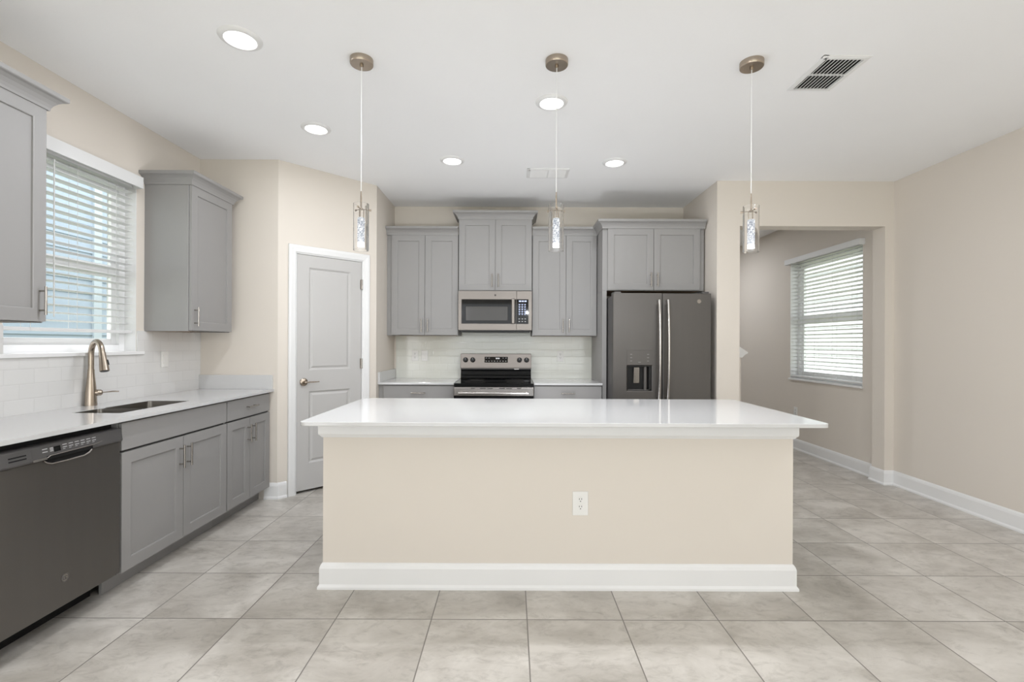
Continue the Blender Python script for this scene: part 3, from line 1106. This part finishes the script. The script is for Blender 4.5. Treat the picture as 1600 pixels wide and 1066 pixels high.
bo = (sd * 0.5 + Vector((0.3, 0.6, 0))).normalized()
m.tube([pe_ + dn * 0.045 + bo * 0.018, pe_ + dn * 0.075 + bo * 0.021], 0.006, 10)
obj('spray_button', m, M_BLACK, sh)
m = MB()
hd = Vector((0.80, 0.60, 0)).normalized()
hb0 = fc + Vector((0, 0, 0.075))
m.tube([hb0 + hd * 0.018, hb0 + hd * 0.030, hb0 + hd * 0.046, hb0 + hd * 0.054], [0.017, 0.0195, 0.0175, 0.010], 16)
m.tube([hb0 + hd * 0.050, hb0 + hd * 0.070 + Vector((0, 0, 0.001)), hb0 + hd * 0.100 + Vector((0, 0, 0.004)), hb0 + hd * 0.130 + Vector((0, 0, 0.002))], [0.006, 0.006, 0.009, 0.007], 12, (1, 0.5))
obj('handle', m, M_NICKELW, fa, smooth=True)


def emblem(parent, c, n, R, m1, m2):
    """Round appliance badge: rim and a looping script inside."""
    n = Vector(n)
    s = Vector((0, 0, 1)).cross(n)
    z = Vector((0, 0, 1))
    c = Vector(c)
    q = MB()
    q.lathe([(0, 0), (R, 0), (R, 0.0012), (0, 0.0012)], c, (s, z, n), 24)
    e = obj('emblem', q, m1, parent)
    k = MB()
    k.torus(c + n * 0.0014, (s, z, n), R * 0.86, R * 0.06, 28, 6)
    for sg in (-1, 1):
        pts = []
        for i in range(15):
            a = i / 14 * 1.6 * PI
            pts.append(c + n * 0.0016 + s * (sg * R * 0.26 + R * 0.24 * math.cos(a + 0.6)) + z * (R * 0.36 * math.sin(a + 0.6)))
        k.tube(pts, R * 0.06, 5)
    obj('script', k, m2, e)


# ------------------------------------------------------------------ dishwasher
dw = thing('dishwasher', 'dark grey dishwasher under the left countertop', 'dishwasher', (-2.25, 2.085, 0))
DY0, DY1 = 1.788, 2.388
XD = -1.972
obj('tub', MB().box(XL + 0.02, DY0 + 0.004, 0.115, XD - 0.045, DY1 - 0.004, 0.868), M_BLACK, dw)
obj('toe_panel', MB().box(XD - 0.175, DY0 + 0.003, 0.0, XD - 0.148, DY1 - 0.003, 0.10), M_BLACK, dw)
obj('door', MB().box(XD - 0.044, DY0 + 0.002, 0.116, XD, DY1 - 0.002, 0.7805), M_SLATE2, dw, bevel=0.004)
cp = MB()
cp.prism([(XD - 0.044, DY0 + 0.002, 0.782), (XD + 0.012, DY0 + 0.002, 0.782), (XD + 0.014, DY0 + 0.002, 0.790), (XD + 0.006, DY0 + 0.002, 0.842), (XD - 0.002, DY0 + 0.002, 0.847), (XD - 0.044, DY0 + 0.002, 0.847)], (0, DY1 - DY0 - 0.004, 0))
con = obj('console', cp, M_SLATE3, dw, bevel=0.002)


def FC(y, z, w=0.0):
    # point on the sloping console face
    x = XD + 0.014 - (z - 0.790) / 0.052 * 0.008
    return (x + w, y, z)


def cquad(mb, y0, y1, z0, z1, w0=-0.001, w1=0.0008):
    mb.prism([FC(y0, z0, w0), FC(y1, z0, w0), FC(y1, z0, w1), FC(y0, z0, w1)], (FC(0, z1)[0] - FC(0, z0)[0], 0, z1 - z0))


for z in (0.804, 0.817):
    m = MB()
    cquad(m, 1.846, 1.914, z, z + 0.0055)
    obj('vent_slot', m, M_BLACK, con)
m = MB()
cquad(m, 1.936, 2.265, 0.798, 0.837, w1=0.0006)
kp = obj('control_panel', m, M_SLATE3, con)
m = MB()
cquad(m, 2.030, 2.060, 0.808, 0.830, w1=0.0012)
obj('display', m, M_BGLASS, con)
m = MB()
for (y0, y1, z) in ((1.980, 2.002, 0.826), (1.980, 2.002, 0.814), (2.013, 2.027, 0.825), (2.013, 2.027, 0.819), (2.013, 2.027, 0.813)):
    cquad(m, y0, y1, z, z + 0.003, w1=0.0012)
for k in range(6):
    for z in (0.829, 0.818, 0.811):
        y = 2.070 + k * 0.029
        cquad(m, y, y + (0.020 if z != 0.811 else 0.011), z, z + (0.0028 if z != 0.811 else 0.0018), w1=0.0012)
obj('printed_marks', m, M_MARK, con)
# pocket handle: black scoop with a pale curved lip, hanging below the console
HYc, HW, HH = 2.105, 0.112, 0.040
out = [(HYc - HW, 0.800), (HYc - HW * 0.97, 0.786), (HYc - HW * 0.86, 0.770), (HYc - HW * 0.66, 0.7615), (HYc, 0.760),
       (HYc + HW * 0.62, 0.7615), (HYc + HW * 0.84, 0.769), (HYc + HW * 0.97, 0.784), (HYc + HW, 0.800)]
ph = MB()
ph.prism([(XD + 0.0162, y, z) if z > 0.79 else (XD + 0.0006, y, z) for (y, z) in [out[0], out[-1]]][:0] + [(XD + 0.0006, y, min(z, 0.7815)) for (y, z) in out], (0.0025, 0, 0))
cquad(ph, HYc - HW * 0.97, HYc + HW * 0.97, 0.7825, 0.797, w1=0.0010)
ho = obj('pocket_handle', ph, M_BLACK, dw)
lp = MB()
lp.tube([(XD + 0.004, y + 0.004 * (1 if y > HYc else -1), min(z, 0.781) - 0.003) for (y, z) in out[1:-1]], [0.002, 0.003, 0.0035, 0.004, 0.0045, 0.0055, 0.005], 8)
obj('handle_lip', lp, M_STEEL, ho, smooth=True)
m = MB()
cquad(m, 1.937, 1.996, 0.7835, 0.7925, w1=0.002)
m.tube([FC(1.996, 0.790, 0.002), FC(2.010, 0.797, 0.003), FC(2.220, 0.8005, 0.003), FC(2.262, 0.806, 0.002)], 0.0022, 8)
obj('trim_strip', m, M_STEEL, con)
emblem(dw, (XD + 0.0005, 2.093, 0.238), (1, 0, 0), 0.0195, M_NICKEL, M_SLATE3)

# ------------------------------------------------------------------ range
rg = thing('electric_range', 'stainless and black electric stove with knobs on its back panel', 'stove', (-0.17, 4.85, 0))
RX0, RX1 = -0.549, 0.207
YRF = 4.475
obj('body', MB().box(RX0 + 0.004, YRF + 0.03, 0.02, RX1 - 0.004, YB - 0.015, 0.868), M_BLACK, rg)
ck = MB()
ck.box(RX0, YRF, 0.872, RX1, 5.075, 0.902)
cooktop = obj('cooktop', ck, M_BGLASS, rg, bevel=0.006)
for (cx, cy, r) in ((-0.36, 4.66, 0.10), (0.03, 4.66, 0.085), (-0.36, 4.92, 0.075), (0.03, 4.92, 0.10)):
    m = MB()
    m.torus((cx, cy, 0.9022), (Vector((1, 0, 0)), Vector((0, 1, 0)), Vector((0, 0, 1))), r, 0.0012, 40, 6)
    obj('burner_ring', m, M_OVGLASS, cooktop)
m = MB()
m.box(RX0 + 0.002, YRF - 0.012, 0.787, RX1 - 0.002, YRF + 0.028, 0.866)
od = obj('oven_door_top', m, M_STEEL, rg, bevel=0.004)
for (a, b) in ((-0.385, -0.350), (-0.300, -0.245), (-0.232, -0.180), (-0.120, -0.065), (-0.052, 0.0), (0.05, 0.085)):
    m = MB()
    m.box(a, YRF - 0.0128, 0.853, b, YRF - 0.01, 0.859)
    obj('vent_slot', m, M_BLACK, od)
m = MB()
m.tube([(RX0 + 0.05, YRF - 0.060, 0.815), (RX1 - 0.05, YRF - 0.060, 0.815)], 0.012, 16)
for x in (RX0 + 0.07, RX1 - 0.07):
    m.tube([(x, YRF - 0.012, 0.815), (x, YRF - 0.060, 0.815)], 0.009, 12)
obj('door_handle', m, M_STEEL, od, smooth=True)
odg = obj('oven_door', MB().box(RX0 + 0.002, YRF - 0.012, 0.25, RX1 - 0.002, YRF + 0.028, 0.785), M_BGLASS, rg, bevel=0.003)
obj('storage_drawer', MB().box(RX0 + 0.002, YRF - 0.008, 0.06, RX1 - 0.002, YRF + 0.028, 0.242), M_STEEL, rg, bevel=0.003)
bgp = MB()   # black splash riser with two horizontal ribs
bgp.prism([(RX0 + 0.003, 5.075, 0.903), (RX0 + 0.003, 5.060, 0.912), (RX0 + 0.003, 5.068, 0.935), (RX0 + 0.003, 5.060, 0.945), (RX0 + 0.003, 5.072, 0.985), (RX0 + 0.003, 5.060, 1.000), (RX0 + 0.003, 5.060, 1.018), (RX0 + 0.003, 5.15, 1.018), (RX0 + 0.003, 5.15, 0.903)], (RX1 - RX0 - 0.006, 0, 0))
obj('riser', bgp, M_BGLASS, rg)


def FB(x, v, w=0.0):
    # control panel face leaning back; v = 0 bottom edge
    return (x, 5.052 + v * 0.10 - w, 1.010 + v)


bg = MB()
bg.prism([FB(RX0, 0), FB(RX0, 0.016, 0.002), FB(RX0, 0.160), (RX0, 5.15, 1.170), (RX0, 5.15, 1.010)], (RX1 - RX0, 0, 0))
bgo = obj('control_panel', bg, M_STEELW, rg, bevel=0.003)
bn = Vector((0, -1, 0.10)).normalized()
bs, bz = Vector((1, 0, 0)), Vector((0, 0.10, 1)).normalized()
for x in (-0.495, -0.418, 0.080, 0.156):
    m = MB()
    c = Vector(FB(x, 0.094))
    m.lathe([(0, 0), (0.027, 0), (0.027, 0.004), (0.022, 0.006), (0.021, 0.028), (0.019, 0.031), (0, 0.031)], c, (bs, bz, bn), 24)
    k = obj('knob', m, M_BLACK, bgo, smooth=True)
    m = MB()
    p = c + bn * 0.0315
    m.prism([p + bs * -0.0016 + bz * 0.002, p + bs * 0.0016 + bz * 0.002, p + bs * 0.0016 + bz * 0.017, p + bs * -0.0016 + bz * 0.017], bn * 0.0012)
    obj('pointer', m, M_MARK, k)
m = MB()
m.prism([FB(-0.292, 0.066, 0.002), FB(-0.044, 0.066, 0.002), FB(-0.044, 0.128, 0.002), FB(-0.292, 0.128, 0.002)], (0, 0.01, 0))
dsp = obj('display', m, M_BGLASS, bgo)


def bmark(mb, x0, x1, v0, v1, w=0.0028):
    mb.prism([FB(x0, v0, w), FB(x1, v0, w), FB(x1, v1, w), FB(x0, v1, w)], (0, 0.001, 0))


m = MB()
for k in range(8):
    x = -0.280 + k * 0.030
    bmark(m, x, x + 0.010, 0.079, 0.085)
    if k in (0, 1, 6, 7):
        bmark(m, x, x + 0.013, 0.112, 0.116)
obj('printed_marks', m, M_MARK, dsp)
m = MB()
for x in (-0.172, -0.162, -0.150, -0.140):   # seven-segment digits of the clock
    for (a, b, c_, d) in ((0, 0.007, 0.104, 0.1055), (0, 0.007, 0.110, 0.1115), (0, 0.007, 0.116, 0.1175), (0, 0.0015, 0.104, 0.1175), (0.0055, 0.007, 0.104, 0.1175)):
        bmark(m, x + a, x + b, c_, d, 0.003)
obj('clock_digits', m, M_LEDW, dsp)
m = MB()
m.box(0.024, 5.0585, 1.003, 0.075, 5.062, 1.010)
obj('badge', m, M_STEEL, rg)

# ------------------------------------------------------------------ microwave
mw = thing('microwave', 'stainless over the range microwave below the middle cabinet', 'microwave', (-0.17, 5.0, 1.415))
MX0, MX1, MZ0, MZ1, YM = -0.545, 0.201, 1.417, 1.812, 4.800
mb_ = MB().box(MX0 + 0.004, YM + 0.03, MZ0 - 0.006, MX1 - 0.004, YB - 0.002, MZ1 + 0.004)
obj('body', mb_, M_SLATE3, mw)
obj('vent_grille', MB().box(MX0 + 0.02, YM + 0.05, MZ0 - 0.022, MX1 - 0.02, YB - 0.05, MZ0 - 0.006), M_BLACK, mw)
XSP = 0.045
md_ = MB().panel(lambda u, v, w: (MX0 + u, YM - w, MZ0 + v), [0, 0.030, XSP - MX0 - 0.002 - 0.0005, XSP - MX0 - 0.002], [0, 0.062, 0.312, MZ1 - MZ0], {(1, 1)}, [(0.002, -0.002)], 0.028)
mdo = obj('door', md_, M_STEELW, mw)
win = MB().panel(lambda u, v, w: (MX0 + 0.033 + u, YM - w - 0.0002, MZ0 + 0.065 + v), [0, 0.040, 0.470, 0.551], [0, 0.028, 0.176, 0.244], {(1, 1)}, [(0.002, -0.001)], 0.002)
wo = obj('window', win, M_BGLASS, mdo)
sc_ = MB().box(MX0 + 0.076, YM - 0.0009, MZ0 + 0.096, MX0 + 0.500, YM + 0.0005, MZ0 + 0.238)
obj('screen', sc_, M_OVGLASS, wo)
obj('keypad_side', MB().box(XSP, YM, MZ0, MX1, YM + 0.028, MZ1), M_STEELW, mw, bevel=0.002)
kpd = obj('keypad', MB().box(XSP + 0.001, YM - 0.0022, MZ0 + 0.062, MX1 - 0.036, YM - 0.0002, MZ0 + 0.312), M_BGLASS, mw, bevel=0.001)
m = MB()
for (x0, x1, z0, z1) in ((0.068, 0.092, 0.285, 0.300), (0.098, 0.118, 0.285, 0.300), (0.124, 0.146, 0.285, 0.300)):
    m.box(x0, YM - 0.003, MZ0 + z0, x1, YM - 0.0021, MZ0 + z1)
for r in range(5):
    for c_ in range(3):
        x = 0.066 + c_ * 0.028
        z = MZ0 + 0.258 - r * 0.024
        m.box(x, YM - 0.003, z, x + 0.017, YM - 0.0021, z + 0.005)
        m.box(x + 0.003, YM - 0.003, z - 0.008, x + 0.013, YM - 0.0021, z - 0.004)
obj('glare_keys', m, M_KEYGLARE, kpd)  # reflections on the keypad drawn as glowing marks
m = MB()
for r in range(2):
    for c_ in range(3):
        x = 0.066 + c_ * 0.030
        z = MZ0 + 0.110 - r * 0.026
        m.box(x, YM - 0.003, z, x + 0.014, YM - 0.0021, z + 0.006)
obj('printed_keys', m, M_MARK, kpd)
m = MB()
m.box(-0.006, YM - 0.036, MZ0 + 0.066, 0.026, YM - 0.026, MZ0 + 0.318)
m.box(-0.002, YM - 0.026, MZ0 + 0.072, 0.022, YM - 0.002, MZ0 + 0.090)
m.box(-0.002, YM - 0.026, MZ0 + 0.292, 0.022, YM - 0.002, MZ0 + 0.310)
obj('door_handle', m, M_STEELW, mdo, bevel=0.006)
emblem(mdo, (-0.172, YM - 0.0002, MZ0 + 0.353), (0, -1, 0), 0.010, M_BLACK, M_STEELW)

# ------------------------------------------------------------------ refrigerator
rf = thing('refrigerator', 'dark slate french door refrigerator with a dispenser', 'refrigerator', (1.37, 4.8, 0))
FX0, FX1, YF = 0.924, 1.817, 4.320
obj('body', MB().box(FX0 + 0.004, YF + 0.085, 0.03, FX1 - 0.004, 5.16, 1.725), M_SLATE3, rf)
obj('base_grille', MB().box(FX0 + 0.02, YF + 0.06, 0.0, FX1 - 0.02, YF + 0.086, 0.062), M_BLACK, rf)
XM = 1.370
ZD0, ZD1 = 0.70, 1.745
DX0, DX1, DZ0, DZ1, DZ2 = 1.048, 1.280, 0.850, 1.087, 1.222


def FR(u, v, w):
    return (FX0 + u, YF - w, ZD0 + v)


ld = MB().panel(FR, [0, DX0 - FX0, DX1 - FX0, XM - 0.003 - FX0], [0, DZ0 - ZD0, DZ1 - ZD0, ZD1 - ZD0], {(1, 1)}, [(0.003, -0.004), (0.006, -0.060)], 0.075)
ldo = obj('left_door', ld, M_SLATE, rf, bevel=0.006)
m = MB()
m.box(DX0 + 0.008, YF + 0.054, DZ0 + 0.008, DX1 - 0.008, YF + 0.0595, DZ1 - 0.008)
m.box(DX0 + 0.0065, YF + 0.006, DZ0 + 0.0065, DX0 + 0.010, YF + 0.0595, DZ1 - 0.0065)
m.box(DX1 - 0.030, YF + 0.006, DZ0 + 0.0065, DX1 - 0.0065, YF + 0.0595, DZ1 - 0.0065)
m.box(DX0 + 0.0065, YF + 0.004, DZ1 - 0.014, DX1 - 0.0065, YF + 0.0595, DZ1 - 0.0065)
dso = obj('dispenser_recess', m, M_BLACK, ldo)
m = MB()
m.tube([(DX1 - 0.052, YF + 0.040, DZ0 + 0.008), (DX1 - 0.052, YF + 0.040, DZ1 - 0.012)], 0.019, 20)
obj('dispenser_column', m, M_SLATE, dso, smooth=True)
m = MB()
m.prism([(DX0 + 0.068, YF + 0.030, DZ0 + 0.072), (DX0 + 0.122, YF + 0.030, DZ0 + 0.072), (DX0 + 0.120, YF + 0.018, DZ1 - 0.02), (DX0 + 0.070, YF + 0.018, DZ1 - 0.02)], (0, 0.006, 0))
obj('paddle', m, M_NICKEL, dso, bevel=0.002)
obj('drip_tray', MB().box(DX0 + 0.007, YF + 0.006, DZ0 + 0.0065, DX1 - 0.007, YF + 0.058, DZ0 + 0.014), M_SLATE3, dso)
m = MB()
m.box(DX0, YF - 0.0025, DZ1 + 0.002, DX1, YF - 0.0003, DZ2)
cpo = obj('dispenser_panel', m, M_SLATE, ldo, bevel=0.001)
m = MB()
for k in range(3):
    for x in (DX0 + 0.030, DX1 - 0.048):
        m.box(x, YF - 0.0032, DZ2 - 0.038 - k * 0.030, x + 0.018, YF - 0.0024, DZ2 - 0.034 - k * 0.030)
m.box((DX0 + DX1) / 2 - 0.012, YF - 0.0032, DZ1 + 0.026, (DX0 + DX1) / 2 + 0.012, YF - 0.0024, DZ1 + 0.030)
obj('printed_marks', m, M_MARKD, cpo)
rdo = obj('right_door', MB().box(XM + 0.003, YF, ZD0, FX1, YF + 0.075, ZD1), M_SLATE, rf, bevel=0.006)
fz = obj('freezer_drawer', MB().box(FX0, YF, 0.075, FX1, YF + 0.075, ZD0 - 0.008), M_SLATE, rf, bevel=0.006)
for (par, x) in ((ldo, XM - 0.040), (rdo, XM + 0.040)):
    pts, n = [], 18
    for k in range(n + 1):
        t = k / n
        z = 0.760 + (1.680 - 0.760) * t
        bow = 0.030 * math.sin(PI * t) ** 0.8
        pts.append((x, YF - 0.036 - bow, z))
    m = MB().tube(pts, 0.0195, 14, (1.0, 0.7))
    for z in (0.775, 1.660):
        m.box(x - 0.013, YF - 0.036, z - 0.022, x + 0.013, YF - 0.0005, z + 0.020)
    o = obj('door_handle', m, M_STEEL, par, smooth=True)
    o['label'] = 'bright bowed steel door handle'
m = MB()
m.tube([(FX0 + 0.06, YF - 0.05, 0.625), (FX1 - 0.06, YF - 0.05, 0.625)], 0.015, 14)
for x in (FX0 + 0.09, FX1 - 0.09):
    m.tube([(x, YF - 0.0005, 0.625), (x, YF - 0.05, 0.625)], 0.012, 12)
obj('drawer_handle', m, M_STEEL, fz, smooth=True)
for x in (FX0 + 0.012, FX1 - 0.075):
    obj('hinge_cover', MB().box(x, YF + 0.02, 1.7255, x + 0.063, YF + 0.16, 1.762), M_SLATE3, rf, bevel=0.006)
emblem(rdo, (1.705, YF - 0.0002, 1.672), (0, -1, 0), 0.019, M_NICKEL, M_STEELW)

# ------------------------------------------------------------------ pendants
def pendant(x, y, label):
    t = thing('pendant_lamp', label, 'pendant lamp', (x, y, H), 0, 'glass pendants over the island')
    m = MB().lathe([(0, 0), (0.060, 0), (0.060, -0.026), (0.057, -0.030), (0.010, -0.031), (0.009, -0.042), (0.0, -0.042)], (0, 0, 0), 'Z', 36)
    obj('canopy', m, M_NICKELW, t, smooth=True, local=True)
    obj('cable', MB().tube([(0, 0, -0.040), (0, 0, -0.700)], 0.0022, 8), M_CLEARC, t, local=True)
    m = MB().lathe([(0, -0.698), (0.0030, -0.698), (0.0042, -0.735), (0.0048, -0.785), (0.010, -0.788), (0.010, -0.796), (0, -0.796)], (0, 0, 0), 'Z', 14)
    obj('stem', m, M_NICKELW, t, smooth=True, local=True)
    m = MB()
    for k in range(3):
        a = 2 * PI * k / 3 + 0.5
        d = Vector((math.cos(a), math.sin(a), 0))
        m.tube([Vector((0, 0, -0.792)) + d * 0.006, Vector((0, 0, -0.792)) + d * 0.046], 0.0022, 8)
        m.tube([Vector((0, 0, -0.792)) + d * 0.0415, Vector((0, 0, -0.792)) + d * 0.052], 0.0055, 10)
        m.tube([Vector((0, 0, -0.792)) + d * 0.013, Vector((0, 0, -0.840)) + d * 0.013], 0.0022, 8)
    obj('bracket', m, M_NICKELW, t, local=True)
    zb, zt = -1.010, -0.765
    m = MB().lathe([(0.0365, zb), (0.0365, zt), (0.0400, zt), (0.0400, zb)], (0, 0, 0), 'Z', 40, closed=True)
    obj('glass_shade', m, M_GLASS, t, smooth=True, local=True)
    m = MB().lathe([(0, -0.965), (0.0165, -0.965), (0.0185, -0.961), (0.0185, -0.842), (0.0165, -0.838), (0, -0.838)], (0, 0, 0), 'Z', 28)
    obj('bubble_core', m, M_BUB, t, smooth=True, local=True)
    m = MB().lathe([(0, -0.990), (0.018, -0.990), (0.018, -0.968), (0, -0.968)], (0, 0, 0), 'Z', 28)
    obj('core_foot', m, M_LEDW, t, smooth=True, local=True)
    pl = bpy.data.lights.new('lamp_light', 'POINT')
    pl.energy = PEND_W
    pl.color = LCOL
    pl.shadow_soft_size = 0.012
    po = bpy.data.objects.new('lamp_light', pl)
    COL.objects.link(po)
    po.location = (0, 0, -1.035)
    po.parent = t
    return t


pendant(-0.801, 2.505, 'left clear glass pendant lamp hanging in front of the pantry door')
pendant(0.231, 2.505, 'middle clear glass pendant lamp hanging in front of the cabinets')
pendant(1.267, 2.515, 'right clear glass pendant lamp hanging in front of the hall opening')


# ------------------------------------------------------------------ recessed lights
def downlight(x, y, label, w):
    t = thing('ceiling_light', label, 'ceiling light', (x, y, H), 0, 'round recessed ceiling lights')
    m = MB().lathe([(0.070, -0.006), (0.074, -0.013), (0.086, -0.011), (0.098, -0.004), (0.100, 0.0), (0.070, 0.0)], (0, 0, 0), 'Z', 40, closed=True)
    obj('trim_ring', m, M_TRIM, t, smooth=True, local=True)
    m = MB().lathe([(0, -0.008), (0.060, -0.008), (0.0695, -0.006), (0.0695, -0.001), (0, -0.001)], (0, 0, 0), 'Z', 36)
    obj('diffuser', m, M_LAMP, t, smooth=True, local=True)
    area_light('lamp_light', (0, 0, -0.018), (0, 0, 0), 0.13, 0.13, w, LCOL, True, t)
    return t


downlight(-1.345, 2.335, 'round ceiling light nearest the left edge, largest of the lit discs', CAN_W * 1.3)
downlight(0.240, 2.940, 'round ceiling light beside the middle pendant cable', CAN_W * 1.7)
downlight(-1.375, 3.310, 'round ceiling light left of the left pendant cable', CAN_W * 0.45)
downlight(-0.495, 3.880, 'round ceiling light between the left and middle pendant cables', CAN_W * 0.25)
downlight(0.840, 3.910, 'round ceiling light right of the middle pendant, above the fridge cabinet', CAN_W * 0.32)
for (x, y) in ((2.6, 1.6), (2.4, -0.2)):
    area_light('rear_room_fill', (x, y, H - 0.02), (0, 0, 0), 0.15, 0.15, REAR_FILL_W, LCOL, True)  # unseen ceiling lamps added as fill
area_light('hall_fill', (2.4, 6.9, H - 0.02), (0, 0, 0), 0.15, 0.15, HALL_W, LCOL, True)  # unseen lamp added to brighten the hall

# ------------------------------------------------------------------ ceiling vents
v1 = thing('air_return_grille', 'white ceiling grille with dark gaps at the right', 'vent', (1.735, 2.61, H))
GX0, GX1, GY0, GY1 = 1.610, 1.862, 2.450, 2.790
m = MB()
fw = 0.026
m.sweep([(GX0, GY0), (GX0, GY1), (GX1, GY1), (GX1, GY0), (GX0, GY0)][::1], [(0, H), (0, H - 0.004), (fw * 0.5, H - 0.009), (fw, H - 0.009), (fw, H)])
obj('frame', m, M_TRIM, v1)
obj('vent_backing', MB().box(GX0 + fw, GY0 + fw, H - 0.0015, GX1 - fw, GY1 - fw, H - 0.0005), M_DVENT, v1)  # black sheet standing in for the shade above the louvres
m = MB()
n = 10
for k in range(n):
    x = GX0 + fw + (GX1 - GX0 - 2 * fw) * (k + 0.5) / n
    m.prism([(x + 0.003, GY0 + fw, H - 0.002), (x + 0.0075, GY0 + fw, H - 0.002), (x - 0.0005, GY0 + fw, H - 0.010), (x - 0.005, GY0 + fw, H - 0.010)], (0, GY1 - GY0 - 2 * fw, 0))
m.box(GX0 + fw, (GY0 + GY1) / 2 - 0.004, H - 0.010, GX1 - fw, (GY0 + GY1) / 2 + 0.004, H - 0.002)
obj('louvres', m, M_TRIM, v1)
v2 = thing('air_supply_register', 'small white ceiling register beside the middle pendant cable', 'vent', (0.305, 4.165, H))
GX0, GX1, GY0, GY1 = 0.126, 0.490, 4.050, 4.275
m = MB()
m.sweep([(GX0, GY0), (GX0, GY1), (GX1, GY1), (GX1, GY0), (GX0, GY0)], [(0, H), (0, H - 0.004), (fw * 0.5, H - 0.010), (fw, H - 0.010), (fw, H)])
obj('frame', m, M_TRIM, v2)
obj('vent_backing', MB().box(GX0 + fw, GY0 + fw, H - 0.0015, GX1 - fw, GY1 - fw, H - 0.0005), M_TRIM, v2)
m = MB()
n = 9
for k in range(n):
    y = GY0 + fw + (GY1 - GY0 - 2 * fw) * (k + 0.5) / n
    m.prism([(GX0 + fw, y - 0.009, H - 0.002), (GX0 + fw, y - 0.0075, H - 0.002), (GX0 + fw, y + 0.009, H - 0.011), (GX0 + fw, y + 0.0075, H - 0.011)], (GX1 - GX0 - 2 * fw, 0, 0))
m.box((GX0 + GX1) / 2 - 0.004, GY0 + fw, H - 0.011, (GX0 + GX1) / 2 + 0.004, GY1 - fw, H - 0.002)
obj('louvres', m, M_TRIM, v2)

# ------------------------------------------------------------------ outside
struct('roof', MB().box(XL - 0.75, YREAR - 0.7, H + 0.12, XR + 0.75, 9.3, H + 0.26), M_TRIM, 'flat unseen roof, its overhang widened to shade the windows', cat='roof')  # roof out of view, overhang widened to keep sun off the sink window
struct('ground', MB().box(-30, -20, -0.40, 30, 30, -0.25), M_GRASS, 'grass outside the windows', cat='ground')


def lap_wall(mb, x, sg, y0, y1, z0, z1, row):
    z = z0
    while z < z1 - 1e-6:
        zz = min(z + row, z1)
        mb.prism([(x, y0, z), (x + sg * 0.022, y0, z), (x + sg * 0.006, y0, zz), (x, y0, zz)], (0, y1 - y0, 0))
        z = zz
    mb.box(x - sg * 0.1, y0, z0, x, y1, z1)


nb = MB()
lap_wall(nb, -5.6, 1, 2.0, 14.0, -0.25, 4.4, 0.18)
nl = thing('neighbour_house', 'blue sided house outside the sink window', 'house', (-5.6, 8, -0.25))
obj('siding', nb, M_SIDL, nl)
obj('corner_board', MB().box(-5.60, 6.30, -0.25, -5.56, 6.42, 4.4), M_BOARD, nl)
nb = MB()
lap_wall(nb, 8.2, -1, 3.0, 22.0, -0.25, 4.2, 0.18)
nr = thing('neighbour_house', 'white sided house outside the hall window', 'house', (8.2, 10, -0.25))
obj('siding', nb, M_SIDR, nr)
